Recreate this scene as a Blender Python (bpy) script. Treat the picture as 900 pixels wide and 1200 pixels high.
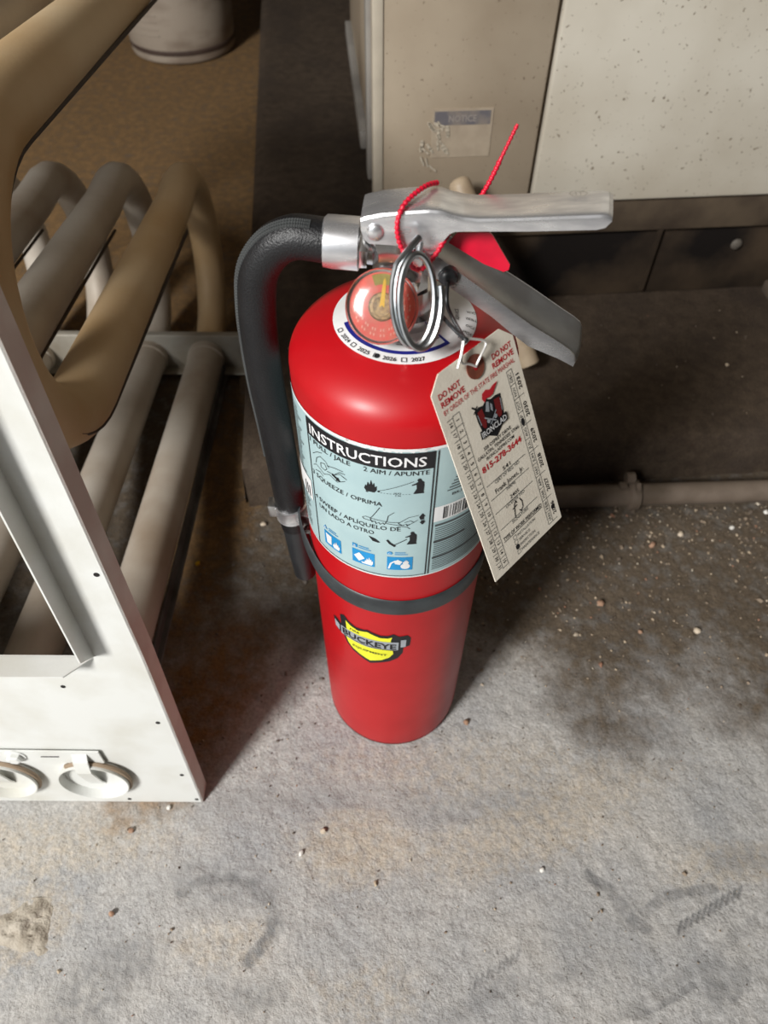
import bpy, bmesh, math, random
import numpy as np
from mathutils import Matrix, Vector

random.seed(7)
rng = np.random.default_rng(7)
for o in list(bpy.data.objects):
    bpy.data.objects.remove(o)
S = bpy.context.scene
COL = S.collection

# ------------------------------------------------------------------ camera, world, light, exposure
PITCH, ROLL, CAM_H, FPX = 0.9030, 0.0071, 0.6857, 831.9
_fw = Vector((0, math.cos(PITCH), -math.sin(PITCH)))
_up = Vector((0, math.sin(PITCH), math.cos(PITCH)))
_rt = Vector((1, 0, 0))
_r2 = _rt * math.cos(ROLL) + _up * math.sin(ROLL)
_u2 = -_rt * math.sin(ROLL) + _up * math.cos(ROLL)
cam = bpy.data.cameras.new('camera')
cam.sensor_fit = 'VERTICAL'
cam.sensor_height = 34.6
cam.lens = 34.6 * FPX / 1200
cam.clip_start = 0.01
cam.dof.use_dof = True
cam.dof.focus_distance = 0.425
cam.dof.aperture_fstop = 9.0
camo = bpy.data.objects.new('camera', cam)
COL.objects.link(camo)
camo.matrix_world = Matrix(((_r2.x, _u2.x, -_fw.x, 0), (_r2.y, _u2.y, -_fw.y, 0), (_r2.z, _u2.z, -_fw.z, CAM_H), (0, 0, 0, 1)))
S.camera = camo

world = bpy.data.worlds.new('overcast_sky')
S.world = world
world.use_nodes = True
_bg = world.node_tree.nodes['Background']
_bg.inputs['Color'].default_value = (0.86, 0.93, 1.0, 1)
_bg.inputs['Strength'].default_value = 0.55


def area_light(name, loc, target, w, h, energy, color, portal=False):
    l = bpy.data.lights.new(name, 'AREA')
    l.shape = 'RECTANGLE'
    l.size, l.size_y, l.energy, l.color = w, h, energy, color
    if portal:
        l.cycles.is_portal = True
    o = bpy.data.objects.new(name, l)
    COL.objects.link(o)
    o.location = loc
    o.rotation_euler = (Vector(target) - Vector(loc)).to_track_quat('-Z', 'Y').to_euler()
    return o


# daylight falling in through the open doorway, in front and to the left of the extinguisher
area_light('doorway_daylight', (-1.75, -1.70, 2.25), (0.1, 0.35, 0.15), 0.62, 0.8, 112, (1.0, 0.985, 0.96))
area_light('doorway_portal', (-1.85, -1.74, 1.22), (-1.85, 0, 1.22), 2.6, 2.4, 1, (1, 1, 1), portal=True)

S.view_settings.view_transform = 'Standard'
S.view_settings.look = 'None'
S.view_settings.gamma = 1.0
S.view_settings.use_curve_mapping = False
S.view_settings.exposure = 0.55
S.cycles.use_denoising = True
S.cycles.max_bounces = 8


def ground(px, py, z=0.0):
    """the point at height z under a place in the photograph (900 x 1200)"""
    d = _fw + _r2 * ((px - 450) / FPX) + _u2 * ((600 - py) / FPX)
    t = (z - CAM_H) / d.z
    return Vector((d.x * t, d.y * t, z))


# ------------------------------------------------------------------ helpers
def lin(r, g, b):
    f = lambda c: ((c / 255 + 0.055) / 1.055) ** 2.4 if c > 10 else c / 255 / 12.92
    return (f(r), f(g), f(b))


MATS = {}


def mat(name, col, rough=0.5, metal=0.0, col2=None, scale=30.0, thresh=(0.4, 0.65), bump=0.0, bscale=200.0,
        coat=0.0, spec=0.5, detail=5.0, alpha=None, stretch=None, rough2=None):
    """procedural material: two colours mixed by noise, optional fine bump"""
    if name in MATS:
        return MATS[name]
    m = bpy.data.materials.new(name)
    m.use_nodes = True
    nt = m.node_tree
    N, L = nt.nodes, nt.links
    b = N['Principled BSDF']
    b.inputs['Roughness'].default_value = rough
    b.inputs['Metallic'].default_value = metal
    b.inputs['Coat Weight'].default_value = coat
    b.inputs['Coat Roughness'].default_value = 0.26
    b.inputs['Specular IOR Level'].default_value = spec
    tc = N.new('ShaderNodeTexCoord')
    src = tc.outputs['Object']
    if stretch:
        mp = N.new('ShaderNodeMapping')
        mp.inputs['Scale'].default_value = stretch
        L.new(src, mp.inputs['Vector'])
        src = mp.outputs['Vector']
    nz = N.new('ShaderNodeTexNoise')
    nz.inputs['Scale'].default_value = scale
    nz.inputs['Detail'].default_value = detail
    L.new(src, nz.inputs['Vector'])
    rp = N.new('ShaderNodeValToRGB')
    e = rp.color_ramp.elements
    e[0].position, e[1].position = thresh
    if col2 is None:
        col2 = tuple(c * 0.82 for c in col)
    e[0].color = (*col, 1)
    e[1].color = (*col2, 1)
    L.new(nz.outputs['Fac'], rp.inputs['Fac'])
    L.new(rp.outputs['Color'], b.inputs['Base Color'])
    if rough2 is not None:
        mr = N.new('ShaderNodeMapRange')
        mr.inputs['To Min'].default_value, mr.inputs['To Max'].default_value = rough, rough2
        mr.inputs['From Min'].default_value, mr.inputs['From Max'].default_value = thresh
        L.new(nz.outputs['Fac'], mr.inputs['Value'])
        L.new(mr.outputs['Result'], b.inputs['Roughness'])
    if bump:
        nb = N.new('ShaderNodeTexNoise')
        nb.inputs['Scale'].default_value = bscale
        nb.inputs['Detail'].default_value = 4
        L.new(src, nb.inputs['Vector'])
        bp = N.new('ShaderNodeBump')
        bp.inputs['Strength'].default_value = bump
        bp.inputs['Distance'].default_value = 0.002
        L.new(nb.outputs['Fac'], bp.inputs['Height'])
        L.new(bp.outputs['Normal'], b.inputs['Normal'])
    if alpha is not None:
        b.inputs['Alpha'].default_value = alpha
    MATS[name] = m
    return m


def tag(o, label=None, cat=None, group=None, kind=None):
    if label: o['label'] = label
    if cat: o['category'] = cat
    if group: o['group'] = group
    if kind: o['kind'] = kind
    return o


def empty(name, loc=(0, 0, 0), rot=None, matrix=None):
    o = bpy.data.objects.new(name, None)
    COL.objects.link(o)
    o.empty_display_size = 0.05
    o.location = loc
    if rot: o.rotation_euler = rot
    if matrix is not None: o.matrix_world = matrix
    return o


def part(name, vf, m, parent=None, smooth=False, angle=35):
    v, f = vf
    me = bpy.data.meshes.new(name)
    me.from_pydata([tuple(map(float, p)) for p in v], [], [tuple(map(int, q)) for q in f])
    me.validate()
    me.update()
    bm = bmesh.new()
    bm.from_mesh(me)
    bmesh.ops.recalc_face_normals(bm, faces=bm.faces)
    if smooth:
        for fc in bm.faces: fc.smooth = True
        for ed in bm.edges:
            if len(ed.link_faces) == 2 and ed.calc_face_angle(0) > math.radians(angle):
                ed.smooth = False
    bm.to_mesh(me)
    bm.free()
    me.materials.append(m)
    o = bpy.data.objects.new(name, me)
    COL.objects.link(o)
    if parent: o.parent = parent
    return o


def join(*vfs):
    V, F = [], []
    for v, f in vfs:
        k = len(V)
        V += [tuple(p) for p in v]
        F += [tuple(i + k for i in q) for q in f]
    return V, F


def xform(vf, M):
    return [tuple(M @ Vector(p)) for p in vf[0]], vf[1]


def box(x0, x1, y0, y1, z0, z1):
    v = [(x, y, z) for x in (x0, x1) for y in (y0, y1) for z in (z0, z1)]
    return v, [(0, 1, 3, 2), (4, 6, 7, 5), (0, 4, 5, 1), (2, 3, 7, 6), (0, 2, 6, 4), (1, 5, 7, 3)]


def bevel_box(x0, x1, y0, y1, z0, z1, r=0.002, seg=2):
    bm = bmesh.new()
    v, f = box(x0, x1, y0, y1, z0, z1)
    vs = [bm.verts.new(p) for p in v]
    for q in f: bm.faces.new([vs[i] for i in q])
    bmesh.ops.recalc_face_normals(bm, faces=bm.faces)
    bmesh.ops.bevel(bm, geom=list(bm.edges), offset=r, segments=seg, affect='EDGES', profile=0.5)
    bm.verts.index_update()
    out = [tuple(p.co) for p in bm.verts], [tuple(p.index for p in fc.verts) for fc in bm.faces]
    bm.free()
    return out


def frames(P, closed=False):
    P = [Vector(p) for p in P]
    n = len(P)
    T = []
    for i in range(n):
        a = P[(i - 1) % n] if (closed or i) else P[i]
        b = P[(i + 1) % n] if (closed or i < n - 1) else P[i]
        T.append((b - a).normalized())
    u = T[0].orthogonal().normalized()
    out = []
    for i in range(n):
        u = (u - T[i] * u.dot(T[i])).normalized()
        out.append((P[i], T[i], u, T[i].cross(u)))
    return out


def tube(P, r, sides=16, closed=False, caps=True, squash=None):
    fr = frames(P, closed)
    n = len(fr)
    rr = r if hasattr(r, '__len__') else [r] * n
    V, F = [], []
    for i, (p, t, u, w) in enumerate(fr):
        for k in range(sides):
            a = 2 * math.pi * k / sides
            V.append(tuple(p + (u * math.cos(a) + w * math.sin(a)) * rr[i]))
    for i in range(n if closed else n - 1):
        j = (i + 1) % n
        for k in range(sides):
            l = (k + 1) % sides
            F.append((i * sides + k, i * sides + l, j * sides + l, j * sides + k))
    if caps and not closed:
        F.append(tuple(range(sides))[::-1])
        F.append(tuple((n - 1) * sides + k for k in range(sides)))
    return V, F


def smooth_path(P, n=8, closed=False):
    """Catmull-Rom through the given points"""
    P = [Vector(p) for p in P]
    out = []
    m = len(P)
    rngi = range(m) if closed else range(m - 1)
    for i in rngi:
        if closed:
            a, b, c, d = P[(i - 1) % m], P[i], P[(i + 1) % m], P[(i + 2) % m]
        else:
            a, b, c, d = P[max(i - 1, 0)], P[i], P[i + 1], P[min(i + 2, m - 1)]
        for k in range(n):
            t = k / n
            out.append(0.5 * ((2 * b) + (c - a) * t + (2 * a - 5 * b + 4 * c - d) * t * t + (3 * b - a - 3 * c + d) * t ** 3))
    if not closed: out.append(P[-1])
    return out


def lathe(prof, seg=64, closed_top=False, closed_bot=False):
    V, F = [], []
    for r, z in prof:
        for k in range(seg):
            a = 2 * math.pi * k / seg
            V.append((r * math.cos(a), r * math.sin(a), z))
    for i in range(len(prof) - 1):
        for k in range(seg):
            l = (k + 1) % seg
            F.append((i * seg + k, i * seg + l, (i + 1) * seg + l, (i + 1) * seg + k))
    if closed_bot: F.append(tuple(range(seg))[::-1])
    if closed_top: F.append(tuple((len(prof) - 1) * seg + k for k in range(seg)))
    return V, F


def sphere(c, r, seg=10, rings=6, sc=(1, 1, 1)):
    V, F = [], []
    for i in range(1, rings):
        t = math.pi * i / rings
        for k in range(seg):
            a = 2 * math.pi * k / seg
            V.append((c[0] + r * sc[0] * math.sin(t) * math.cos(a), c[1] + r * sc[1] * math.sin(t) * math.sin(a), c[2] + r * sc[2] * math.cos(t)))
    top, bot = len(V), len(V) + 1
    V += [(c[0], c[1], c[2] + r * sc[2]), (c[0], c[1], c[2] - r * sc[2])]
    for i in range(rings - 2):
        for k in range(seg):
            l = (k + 1) % seg
            F.append((i * seg + k, (i + 1) * seg + k, (i + 1) * seg + l, i * seg + l))
    for k in range(seg):
        l = (k + 1) % seg
        F.append((top, k, l))
        F.append((bot, (rings - 2) * seg + l, (rings - 2) * seg + k))
    return V, F


def extrude(poly, d0, d1, fn):
    """solid from a 2-D outline: fn(u, v, d) -> xyz"""
    n = len(poly)
    V = [fn(u, v, d0) for u, v in poly] + [fn(u, v, d1) for u, v in poly]
    F = [tuple(range(n))[::-1], tuple(range(n, 2 * n))]
    F += [(i, (i + 1) % n, n + (i + 1) % n, n + i) for i in range(n)]
    return V, F


def disc_mesh(c, n, r, t, seg=24):
    """flat coin: centre, normal, radius, thickness"""
    c, n = Vector(c), Vector(n).normalized()
    return tube([c, c + n * t], r, seg)


# ---- flat print: 2-D shapes in millimetres, laid on a surface by a mapping
def text2d(s, h, x=0, y=0, align='L', width=None, bold=0.0, rot=0.0, shear=0.0, gap=1.0):
    c = bpy.data.curves.new('t', 'FONT')
    c.body = s
    c.size = 1.0
    c.resolution_u = 2
    c.offset = bold
    c.shear = shear
    c.space_character = gap
    o = bpy.data.objects.new('t', c)
    me = bpy.data.meshes.new_from_object(o)
    V = np.array([(v.co.x, v.co.y) for v in me.vertices]) if len(me.vertices) else np.zeros((0, 2))
    F = [tuple(p.vertices) for p in me.polygons]
    bpy.data.objects.remove(o)
    bpy.data.curves.remove(c)
    bpy.data.meshes.remove(me)
    if not len(V): return [], []
    V[:, 0] -= V[:, 0].min()
    k = h / 0.70
    sx = k
    if width: sx = width / V[:, 0].max()
    V = V * (sx, k)
    w = V[:, 0].max()
    V[:, 0] -= {'L': 0, 'C': w / 2, 'R': w}[align]
    a = math.radians(rot)
    V = V @ np.array([[math.cos(a), math.sin(a)], [-math.sin(a), math.cos(a)]])
    return [(p[0] + x, p[1] + y) for p in V], F


def poly2d(P):
    """triangulated outline"""
    bm = bmesh.new()
    vs = [bm.verts.new((p[0], p[1], 0)) for p in P]
    fc = bm.faces.new(vs)
    bmesh.ops.triangulate(bm, faces=[fc])
    bm.verts.index_update()
    out = [(v.co.x, v.co.y) for v in bm.verts], [tuple(v.index for v in f.verts) for f in bm.faces]
    bm.free()
    return out


def rect2d(x0, y0, x1, y1):
    return [(x0, y0), (x1, y0), (x1, y1), (x0, y1)], [(0, 1, 2, 3)]


def frame2d(x0, y0, x1, y1, t):
    return join(rect2d(x0, y0, x1, y0 + t), rect2d(x0, y1 - t, x1, y1), rect2d(x0, y0, x0 + t, y1), rect2d(x1 - t, y0, x1, y1))


def line2d(x0, y0, x1, y1, t):
    dx, dy = x1 - x0, y1 - y0
    l = math.hypot(dx, dy) or 1
    nx, ny = -dy / l * t / 2, dx / l * t / 2
    return [(x0 + nx, y0 + ny), (x0 - nx, y0 - ny), (x1 - nx, y1 - ny), (x1 + nx, y1 + ny)], [(0, 1, 2, 3)]


def stroke2d(P, t):
    return join(*[line2d(*P[i], *P[i + 1], t) for i in range(len(P) - 1)], *[circ2d(p[0], p[1], t / 2, 6) for p in P])


def circ2d(x, y, r, n=16, ry=None):
    ry = ry or r
    return [(x + r * math.cos(2 * math.pi * k / n), y + ry * math.sin(2 * math.pi * k / n)) for k in range(n)], [tuple(range(n))]


def lay(vf2, fn, cut=None):
    """map 2-D print (mm) to 3-D by fn(x, y); cut = strip width for bending surfaces"""
    v, f = vf2
    if cut:
        bm = bmesh.new()
        vs = [bm.verts.new((p[0], p[1], 0)) for p in v]
        for q in f:
            try: bm.faces.new([vs[i] for i in q])
            except ValueError: pass
        xs = [p[0] for p in v]
        x = math.floor(min(xs) / cut) * cut + cut
        while x < max(xs):
            bmesh.ops.bisect_plane(bm, geom=list(bm.verts) + list(bm.edges) + list(bm.faces), plane_co=(x, 0, 0), plane_no=(1, 0, 0))
            x += cut
        bm.verts.index_update()
        v = [(p.co.x, p.co.y) for p in bm.verts]
        f = [tuple(p.index for p in fc.verts) for fc in bm.faces]
        bm.free()
    return [fn(p[0], p[1]) for p in v], f


# ------------------------------------------------------------------ materials
M_RED = mat('red_paint', lin(182, 6, 18), 0.42, col2=lin(170, 7, 18), scale=14, coat=0.15, rough2=0.48, spec=0.4)
M_LABEL = mat('label_blue', lin(168, 192, 194), 0.42, col2=lin(160, 185, 188), scale=40)
M_LABELW = mat('label_white', lin(226, 226, 226), 0.45, scale=60, col2=lin(214, 214, 212))
M_INK = mat('black_ink', lin(22, 22, 26), 0.5)
M_INKG = mat('grey_ink', lin(66, 72, 74), 0.5)
M_INKW = mat('white_ink', lin(232, 232, 232), 0.5)
M_INKR = mat('red_ink', lin(196, 32, 44), 0.55)
M_INKB = mat('blue_ink', lin(28, 142, 204), 0.45)
M_NAVY = mat('navy_ink', lin(24, 30, 120), 0.45)
M_YELLOW = mat('yellow_ink', lin(240, 240, 50), 0.4)
M_SILVER = mat('silver_ink', lin(160, 166, 172), 0.4)
M_MAROON = mat('maroon_ink', lin(120, 24, 26), 0.5)
M_ALU = mat('bare_aluminium', (0.88, 0.88, 0.89), 0.26, 0.86, col2=(0.62, 0.62, 0.64), scale=42, rough2=0.36, stretch=(1, 4, 4))
M_ALUD = mat('dull_aluminium', (0.62, 0.62, 0.62), 0.36, 1.0, col2=(0.5, 0.5, 0.5), scale=70)
M_CHROME = mat('plated_brass', (0.78, 0.78, 0.78), 0.14, 1.0, col2=(0.6, 0.6, 0.6), scale=40, rough2=0.24)
M_STEELW = mat('galvanised_wire', (0.55, 0.57, 0.58), 0.3, 1.0, col2=(0.4, 0.42, 0.43), scale=120)
M_RUBBER = mat('black_rubber', lin(20, 20, 22), 0.44, col2=lin(16, 16, 18), scale=60, bump=0.25, bscale=900)
M_PLASTIC = mat('black_plastic', lin(40, 42, 44), 0.38, scale=60)
M_STRAP = mat('black_band', lin(56, 60, 62), 0.4, scale=40, col2=lin(40, 43, 45))
M_REDPL = mat('red_plastic', lin(214, 18, 52), 0.4, scale=80)
M_CARD = mat('tag_card', lin(232, 224, 208), 0.75, col2=lin(224, 215, 199), scale=90, bump=0.08, bscale=700)
M_EYELET = mat('eyelet_fibre', lin(126, 66, 46), 0.7, col2=lin(108, 54, 38), scale=200)
M_WIREW = mat('bright_wire', lin(232, 230, 226), 0.3, metal=0.4)
M_CREAM = mat('cream_enamel', lin(218, 219, 215), 0.38, col2=lin(200, 198, 188), scale=16, thresh=(0.45, 0.75), bump=0.05, bscale=300)
M_PRIMER = mat('grimy_flange', lin(206, 197, 188), 0.6, col2=lin(180, 158, 148), scale=9, thresh=(0.42, 0.6))
M_TUBE = mat('dusty_aluminised_tube', lin(206, 182, 146), 0.5, metal=0.1, col2=lin(184, 150, 104), scale=7, thresh=(0.35, 0.7), bump=0.06, bscale=260, spec=0.4)
M_TUBEG = mat('dusty_grey_tube', lin(188, 180, 168), 0.55, metal=0.1, col2=lin(154, 138, 120), scale=8, thresh=(0.4, 0.7), bump=0.06, bscale=260, spec=0.4)
M_SEAM = mat('dark_seam', lin(62, 50, 42), 0.7)
M_RAIL = mat('galvanised_rail', lin(170, 166, 156), 0.5, metal=0.3, col2=lin(140, 132, 118), scale=14)
M_DARKST = mat('dark_steel', lin(84, 82, 80), 0.6, col2=lin(46, 40, 34), scale=20)
M_HOLE = mat('hole_dark', lin(26, 22, 20), 0.8)
M_PAIL = mat('dirty_white_pail', lin(154, 142, 128), 0.55, col2=lin(112, 96, 82), scale=7, thresh=(0.45, 0.7), stretch=(1, 1, 2.5))
M_PIPE = mat('dusty_pipe', lin(116, 103, 91), 0.6, col2=lin(90, 78, 66), scale=20, bump=0.1)
M_PVC = mat('cream_pipe', lin(190, 172, 146), 0.5, col2=lin(160, 140, 116), scale=22)
M_CABL = mat('dusty_cabinet_left', lin(176, 162, 142), 0.55, col2=lin(148, 132, 112), scale=6, thresh=(0.38, 0.68))
M_STICK = mat('faded_sticker', lin(164, 150, 131), 0.6, scale=60, col2=lin(154, 140, 122))
M_STICKB = mat('faded_navy', lin(98, 95, 99), 0.6, col2=lin(128, 119, 111), scale=60)
M_SCRAPE = mat('scraped_paint', lin(190, 179, 160), 0.6)


def speckled_panel(name, base, base2, spot):
    m = mat(name, base, 0.5, col2=base2, scale=5, thresh=(0.35, 0.7), bump=0.05, bscale=150)
    nt = m.node_tree
    N, L = nt.nodes, nt.links
    b = N['Principled BSDF']
    old = b.inputs['Base Color'].links[0].from_socket
    tc = [n for n in N if n.type == 'TEX_COORD'][0]
    nz = N.new('ShaderNodeTexNoise')
    nz.inputs['Scale'].default_value = 210
    nz.inputs['Detail'].default_value = 2
    L.new(tc.outputs['Object'], nz.inputs['Vector'])
    rp = N.new('ShaderNodeValToRGB')
    rp.color_ramp.elements[0].position = 0.665
    rp.color_ramp.elements[0].color = (0, 0, 0, 1)
    rp.color_ramp.elements[1].position = 0.74
    L.new(nz.outputs['Fac'], rp.inputs['Fac'])
    mx = N.new('ShaderNodeMix')
    mx.data_type = 'RGBA'
    L.new(rp.outputs['Color'], mx.inputs[0])
    L.new(old, mx.inputs[6])
    mx.inputs[7].default_value = (*spot, 1)
    L.new(mx.outputs[2], b.inputs['Base Color'])
    return m


M_CABR = speckled_panel('speckled_cabinet_right', lin(206, 200, 186), lin(176, 166, 148), lin(132, 120, 104))
M_CABL = speckled_panel('speckled_cabinet_left', lin(178, 164, 144), lin(146, 130, 110), lin(118, 104, 88))


def concrete(name, attrs):
    """dusty concrete; attrs: floor mesh carries tan / dirt / scuff masks"""
    m = bpy.data.materials.new(name)
    m.use_nodes = True
    N, L = m.node_tree.nodes, m.node_tree.links
    b = N['Principled BSDF']
    b.inputs['Roughness'].default_value = 0.85
    b.inputs['Specular IOR Level'].default_value = 0.25
    tc = N.new('ShaderNodeTexCoord')

    def noise(scale, detail=6, rough=0.6):
        n = N.new('ShaderNodeTexNoise')
        n.inputs['Scale'].default_value = scale
        n.inputs['Detail'].default_value = detail
        n.inputs['Roughness'].default_value = rough
        L.new(tc.outputs['Object'], n.inputs['Vector'])
        return n.outputs['Fac']

    def ramp(fac, p0, c0, p1, c1):
        r = N.new('ShaderNodeValToRGB')
        e = r.color_ramp.elements
        e[0].position, e[1].position = p0, p1
        e[0].color, e[1].color = (*c0, 1), (*c1, 1)
        L.new(fac, r.inputs['Fac'])
        return r.outputs['Color']

    def mix(fac, a, c):
        x = N.new('ShaderNodeMix')
        x.data_type = 'RGBA'
        if isinstance(fac, float): x.inputs[0].default_value = fac
        else: L.new(fac, x.inputs[0])
        for i, s in ((6, a), (7, c)):
            if isinstance(s, tuple): x.inputs[i].default_value = (*s, 1)
            else: L.new(s, x.inputs[i])
        return x.outputs[2]

    def math_(op, a, c):
        x = N.new('ShaderNodeMath')
        x.operation = op
        x.use_clamp = True
        for i, s in enumerate((a, c)):
            if isinstance(s, float): x.inputs[i].default_value = s
            else: L.new(s, x.inputs[i])
        return x.outputs[0]

    def breakup(a, n, gain=2.2):
        x = N.new('ShaderNodeMath'); x.operation = 'SUBTRACT'
        L.new(n, x.inputs[0]); x.inputs[1].default_value = 0.5
        y = N.new('ShaderNodeMath'); y.operation = 'MULTIPLY_ADD'
        L.new(x.outputs[0], y.inputs[0]); y.inputs[1].default_value = gain; L.new(a, y.inputs[2])
        y.use_clamp = True
        z = N.new('ShaderNodeMath'); z.operation = 'MULTIPLY'; z.use_clamp = True
        L.new(y.outputs[0], z.inputs[0])
        w = N.new('ShaderNodeMath'); w.operation = 'MULTIPLY'; w.use_clamp = True
        L.new(a, w.inputs[0]); w.inputs[1].default_value = 3.0
        L.new(w.outputs[0], z.inputs[1])
        return z.outputs[0]

    fine, mid, big = noise(420, 3), noise(60, 5), noise(9, 5)
    if attrs:
        at = {}
        for k in ('tan', 'dirt', 'scuff', 'brown_shade', 'print'):
            n = N.new('ShaderNodeAttribute')
            n.attribute_name = k
            at[k] = n.outputs['Fac']
        c = ramp(big, 0.34, lin(160, 160, 160), 0.68, lin(186, 182, 176))
        c = mix(breakup(at['tan'], noise(120, 6, 0.7), 2.6), c, lin(184, 173, 157))
        c = mix(breakup(at['dirt'], mid, 1.2), c, ramp(mid, 0.3, lin(74, 64, 52), 0.7, lin(104, 92, 78)))
        c = mix(breakup(at['brown_shade'], mid, 1.6), c, ramp(mid, 0.3, lin(112, 86, 54), 0.7, lin(140, 110, 74)))
        c = mix(breakup(at['scuff'], noise(150, 5, 0.7), 2.4), c, lin(118, 118, 118))
        c = mix(math_('MULTIPLY', at['print'], 0.85), c, lin(112, 112, 112))
    else:
        c = ramp(mid, 0.3, lin(66, 55, 45), 0.72, lin(88, 75, 62))
        c = mix(ramp(big, 0.5, (0, 0, 0), 0.72, (1, 1, 1)), c, lin(66, 56, 48))
    g = ramp(noise(300, 6, 0.75), 0.34, (0.60, 0.60, 0.60), 0.66, (1.22, 1.22, 1.22))
    x = N.new('ShaderNodeMix')
    x.data_type = 'RGBA'
    x.blend_type = 'MULTIPLY'
    x.inputs[0].default_value = 0.75
    L.new(c, x.inputs[6])
    L.new(g, x.inputs[7])
    L.new(x.outputs[2], b.inputs['Base Color'])
    bp = N.new('ShaderNodeBump')
    bp.inputs['Strength'].default_value = 0.75
    bp.inputs['Distance'].default_value = 0.0018
    ad = N.new('ShaderNodeMath')
    ad.operation = 'MULTIPLY_ADD'
    L.new(mid, ad.inputs[0])
    ad.inputs[1].default_value = 0.35
    L.new(fine, ad.inputs[2])
    L.new(ad.outputs[0], bp.inputs['Height'])
    L.new(bp.outputs['Normal'], b.inputs['Normal'])
    return m


M_FLOOR = concrete('dusty_concrete', True)
M_PADC = concrete('grimy_concrete', False)
M_WALL = mat('painted_block', lin(104, 98, 90), 0.8, scale=3)
M_CEIL = mat('ceiling_boards', lin(84, 74, 64), 0.8, scale=3)

# ------------------------------------------------------------------ the setting
YAW = math.radians(5.6)
PADC = Vector((-0.167, 0.554))                      # front left corner of the pad
PA = Vector((math.cos(YAW), math.sin(YAW)))         # along the pad's front
PB = Vector((-math.sin(YAW), math.cos(YAW)))        # away from the viewer


def grid_axis(lo, hi, flo, fhi, fine, coarse):
    a = list(np.arange(lo, flo, coarse)) + list(np.arange(flo, fhi, fine)) + list(np.arange(fhi, hi + coarse, coarse))
    return np.array(a)


gx = grid_axis(-3.2, 3.2, -0.42, 0.56, 0.0016, 0.08)
gy = grid_axis(-4.0, 3.7, 0.0, 0.60, 0.0016, 0.06)
X, Y = np.meshgrid(gx, gy)


def vnoise(x, y, s, seed):
    """smooth value noise, 0..1"""
    r = np.random.default_rng(seed).random((64, 64))
    x, y = x * s + 1000, y * s + 1000
    i, j = np.floor(x).astype(int), np.floor(y).astype(int)
    u, v = x - i, y - j
    u, v = u * u * (3 - 2 * u), v * v * (3 - 2 * v)
    g = lambda a, b: r[a % 64, b % 64]
    return (g(i, j) * (1 - u) + g(i + 1, j) * u) * (1 - v) + (g(i, j + 1) * (1 - u) + g(i + 1, j + 1) * u) * v


def sstep(a, b, x):
    t = np.clip((x - a) / (b - a), 0, 1)
    return t * t * (3 - 2 * t)


WX = X + 0.016 * (vnoise(X, Y, 30, 1) - 0.5) + 0.03 * (vnoise(X, Y, 9, 2) - 0.5)
WY = Y + 0.016 * (vnoise(X, Y, 30, 3) - 0.5) + 0.03 * (vnoise(X, Y, 9, 4) - 0.5)


def blob(px, py, rx, ry, rot=0, soft=0.6):
    c = ground(px, py)
    dx, dy = WX - c.x, WY - c.y
    a = math.radians(rot)
    u, v = dx * math.cos(a) + dy * math.sin(a), -dx * math.sin(a) + dy * math.cos(a)
    return 1 - sstep(1 - soft, 1 + soft, np.hypot(u / rx, v / ry))


def streak(pts, w, warp=0.3):
    d = np.full(X.shape, 9.0)
    P = [ground(*p) for p in pts]
    x, y = X + (WX - X) * warp, Y + (WY - Y) * warp
    for a, b in zip(P[:-1], P[1:]):
        ex, ey = b.x - a.x, b.y - a.y
        t = np.clip(((x - a.x) * ex + (y - a.y) * ey) / (ex * ex + ey * ey + 1e-12), 0, 1)
        d = np.minimum(d, np.hypot(x - a.x - t * ex, y - a.y - t * ey))
    return 1 - sstep(w * 0.35, w, d)


def mx(*a):
    o = a[0]
    for b in a[1:]: o = np.maximum(o, b)
    return o


tan_m = mx(0.75 * blob(420, 1000, 0.055, 0.03, 0), 0.5 * blob(560, 985, 0.07, 0.02, 5), 0.6 * blob(640, 960, 0.12, 0.03, 20),
           0.5 * blob(60, 985, 0.12, 0.03), 0.55 * blob(30, 1075, 0.04, 0.03), 0.4 * blob(860, 1010, 0.06, 0.02),
           0.35 * blob(430, 1160, 0.05, 0.02), 0.4 * blob(250, 1120, 0.04, 0.02), 0.35 * blob(540, 900, 0.15, 0.03))
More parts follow.
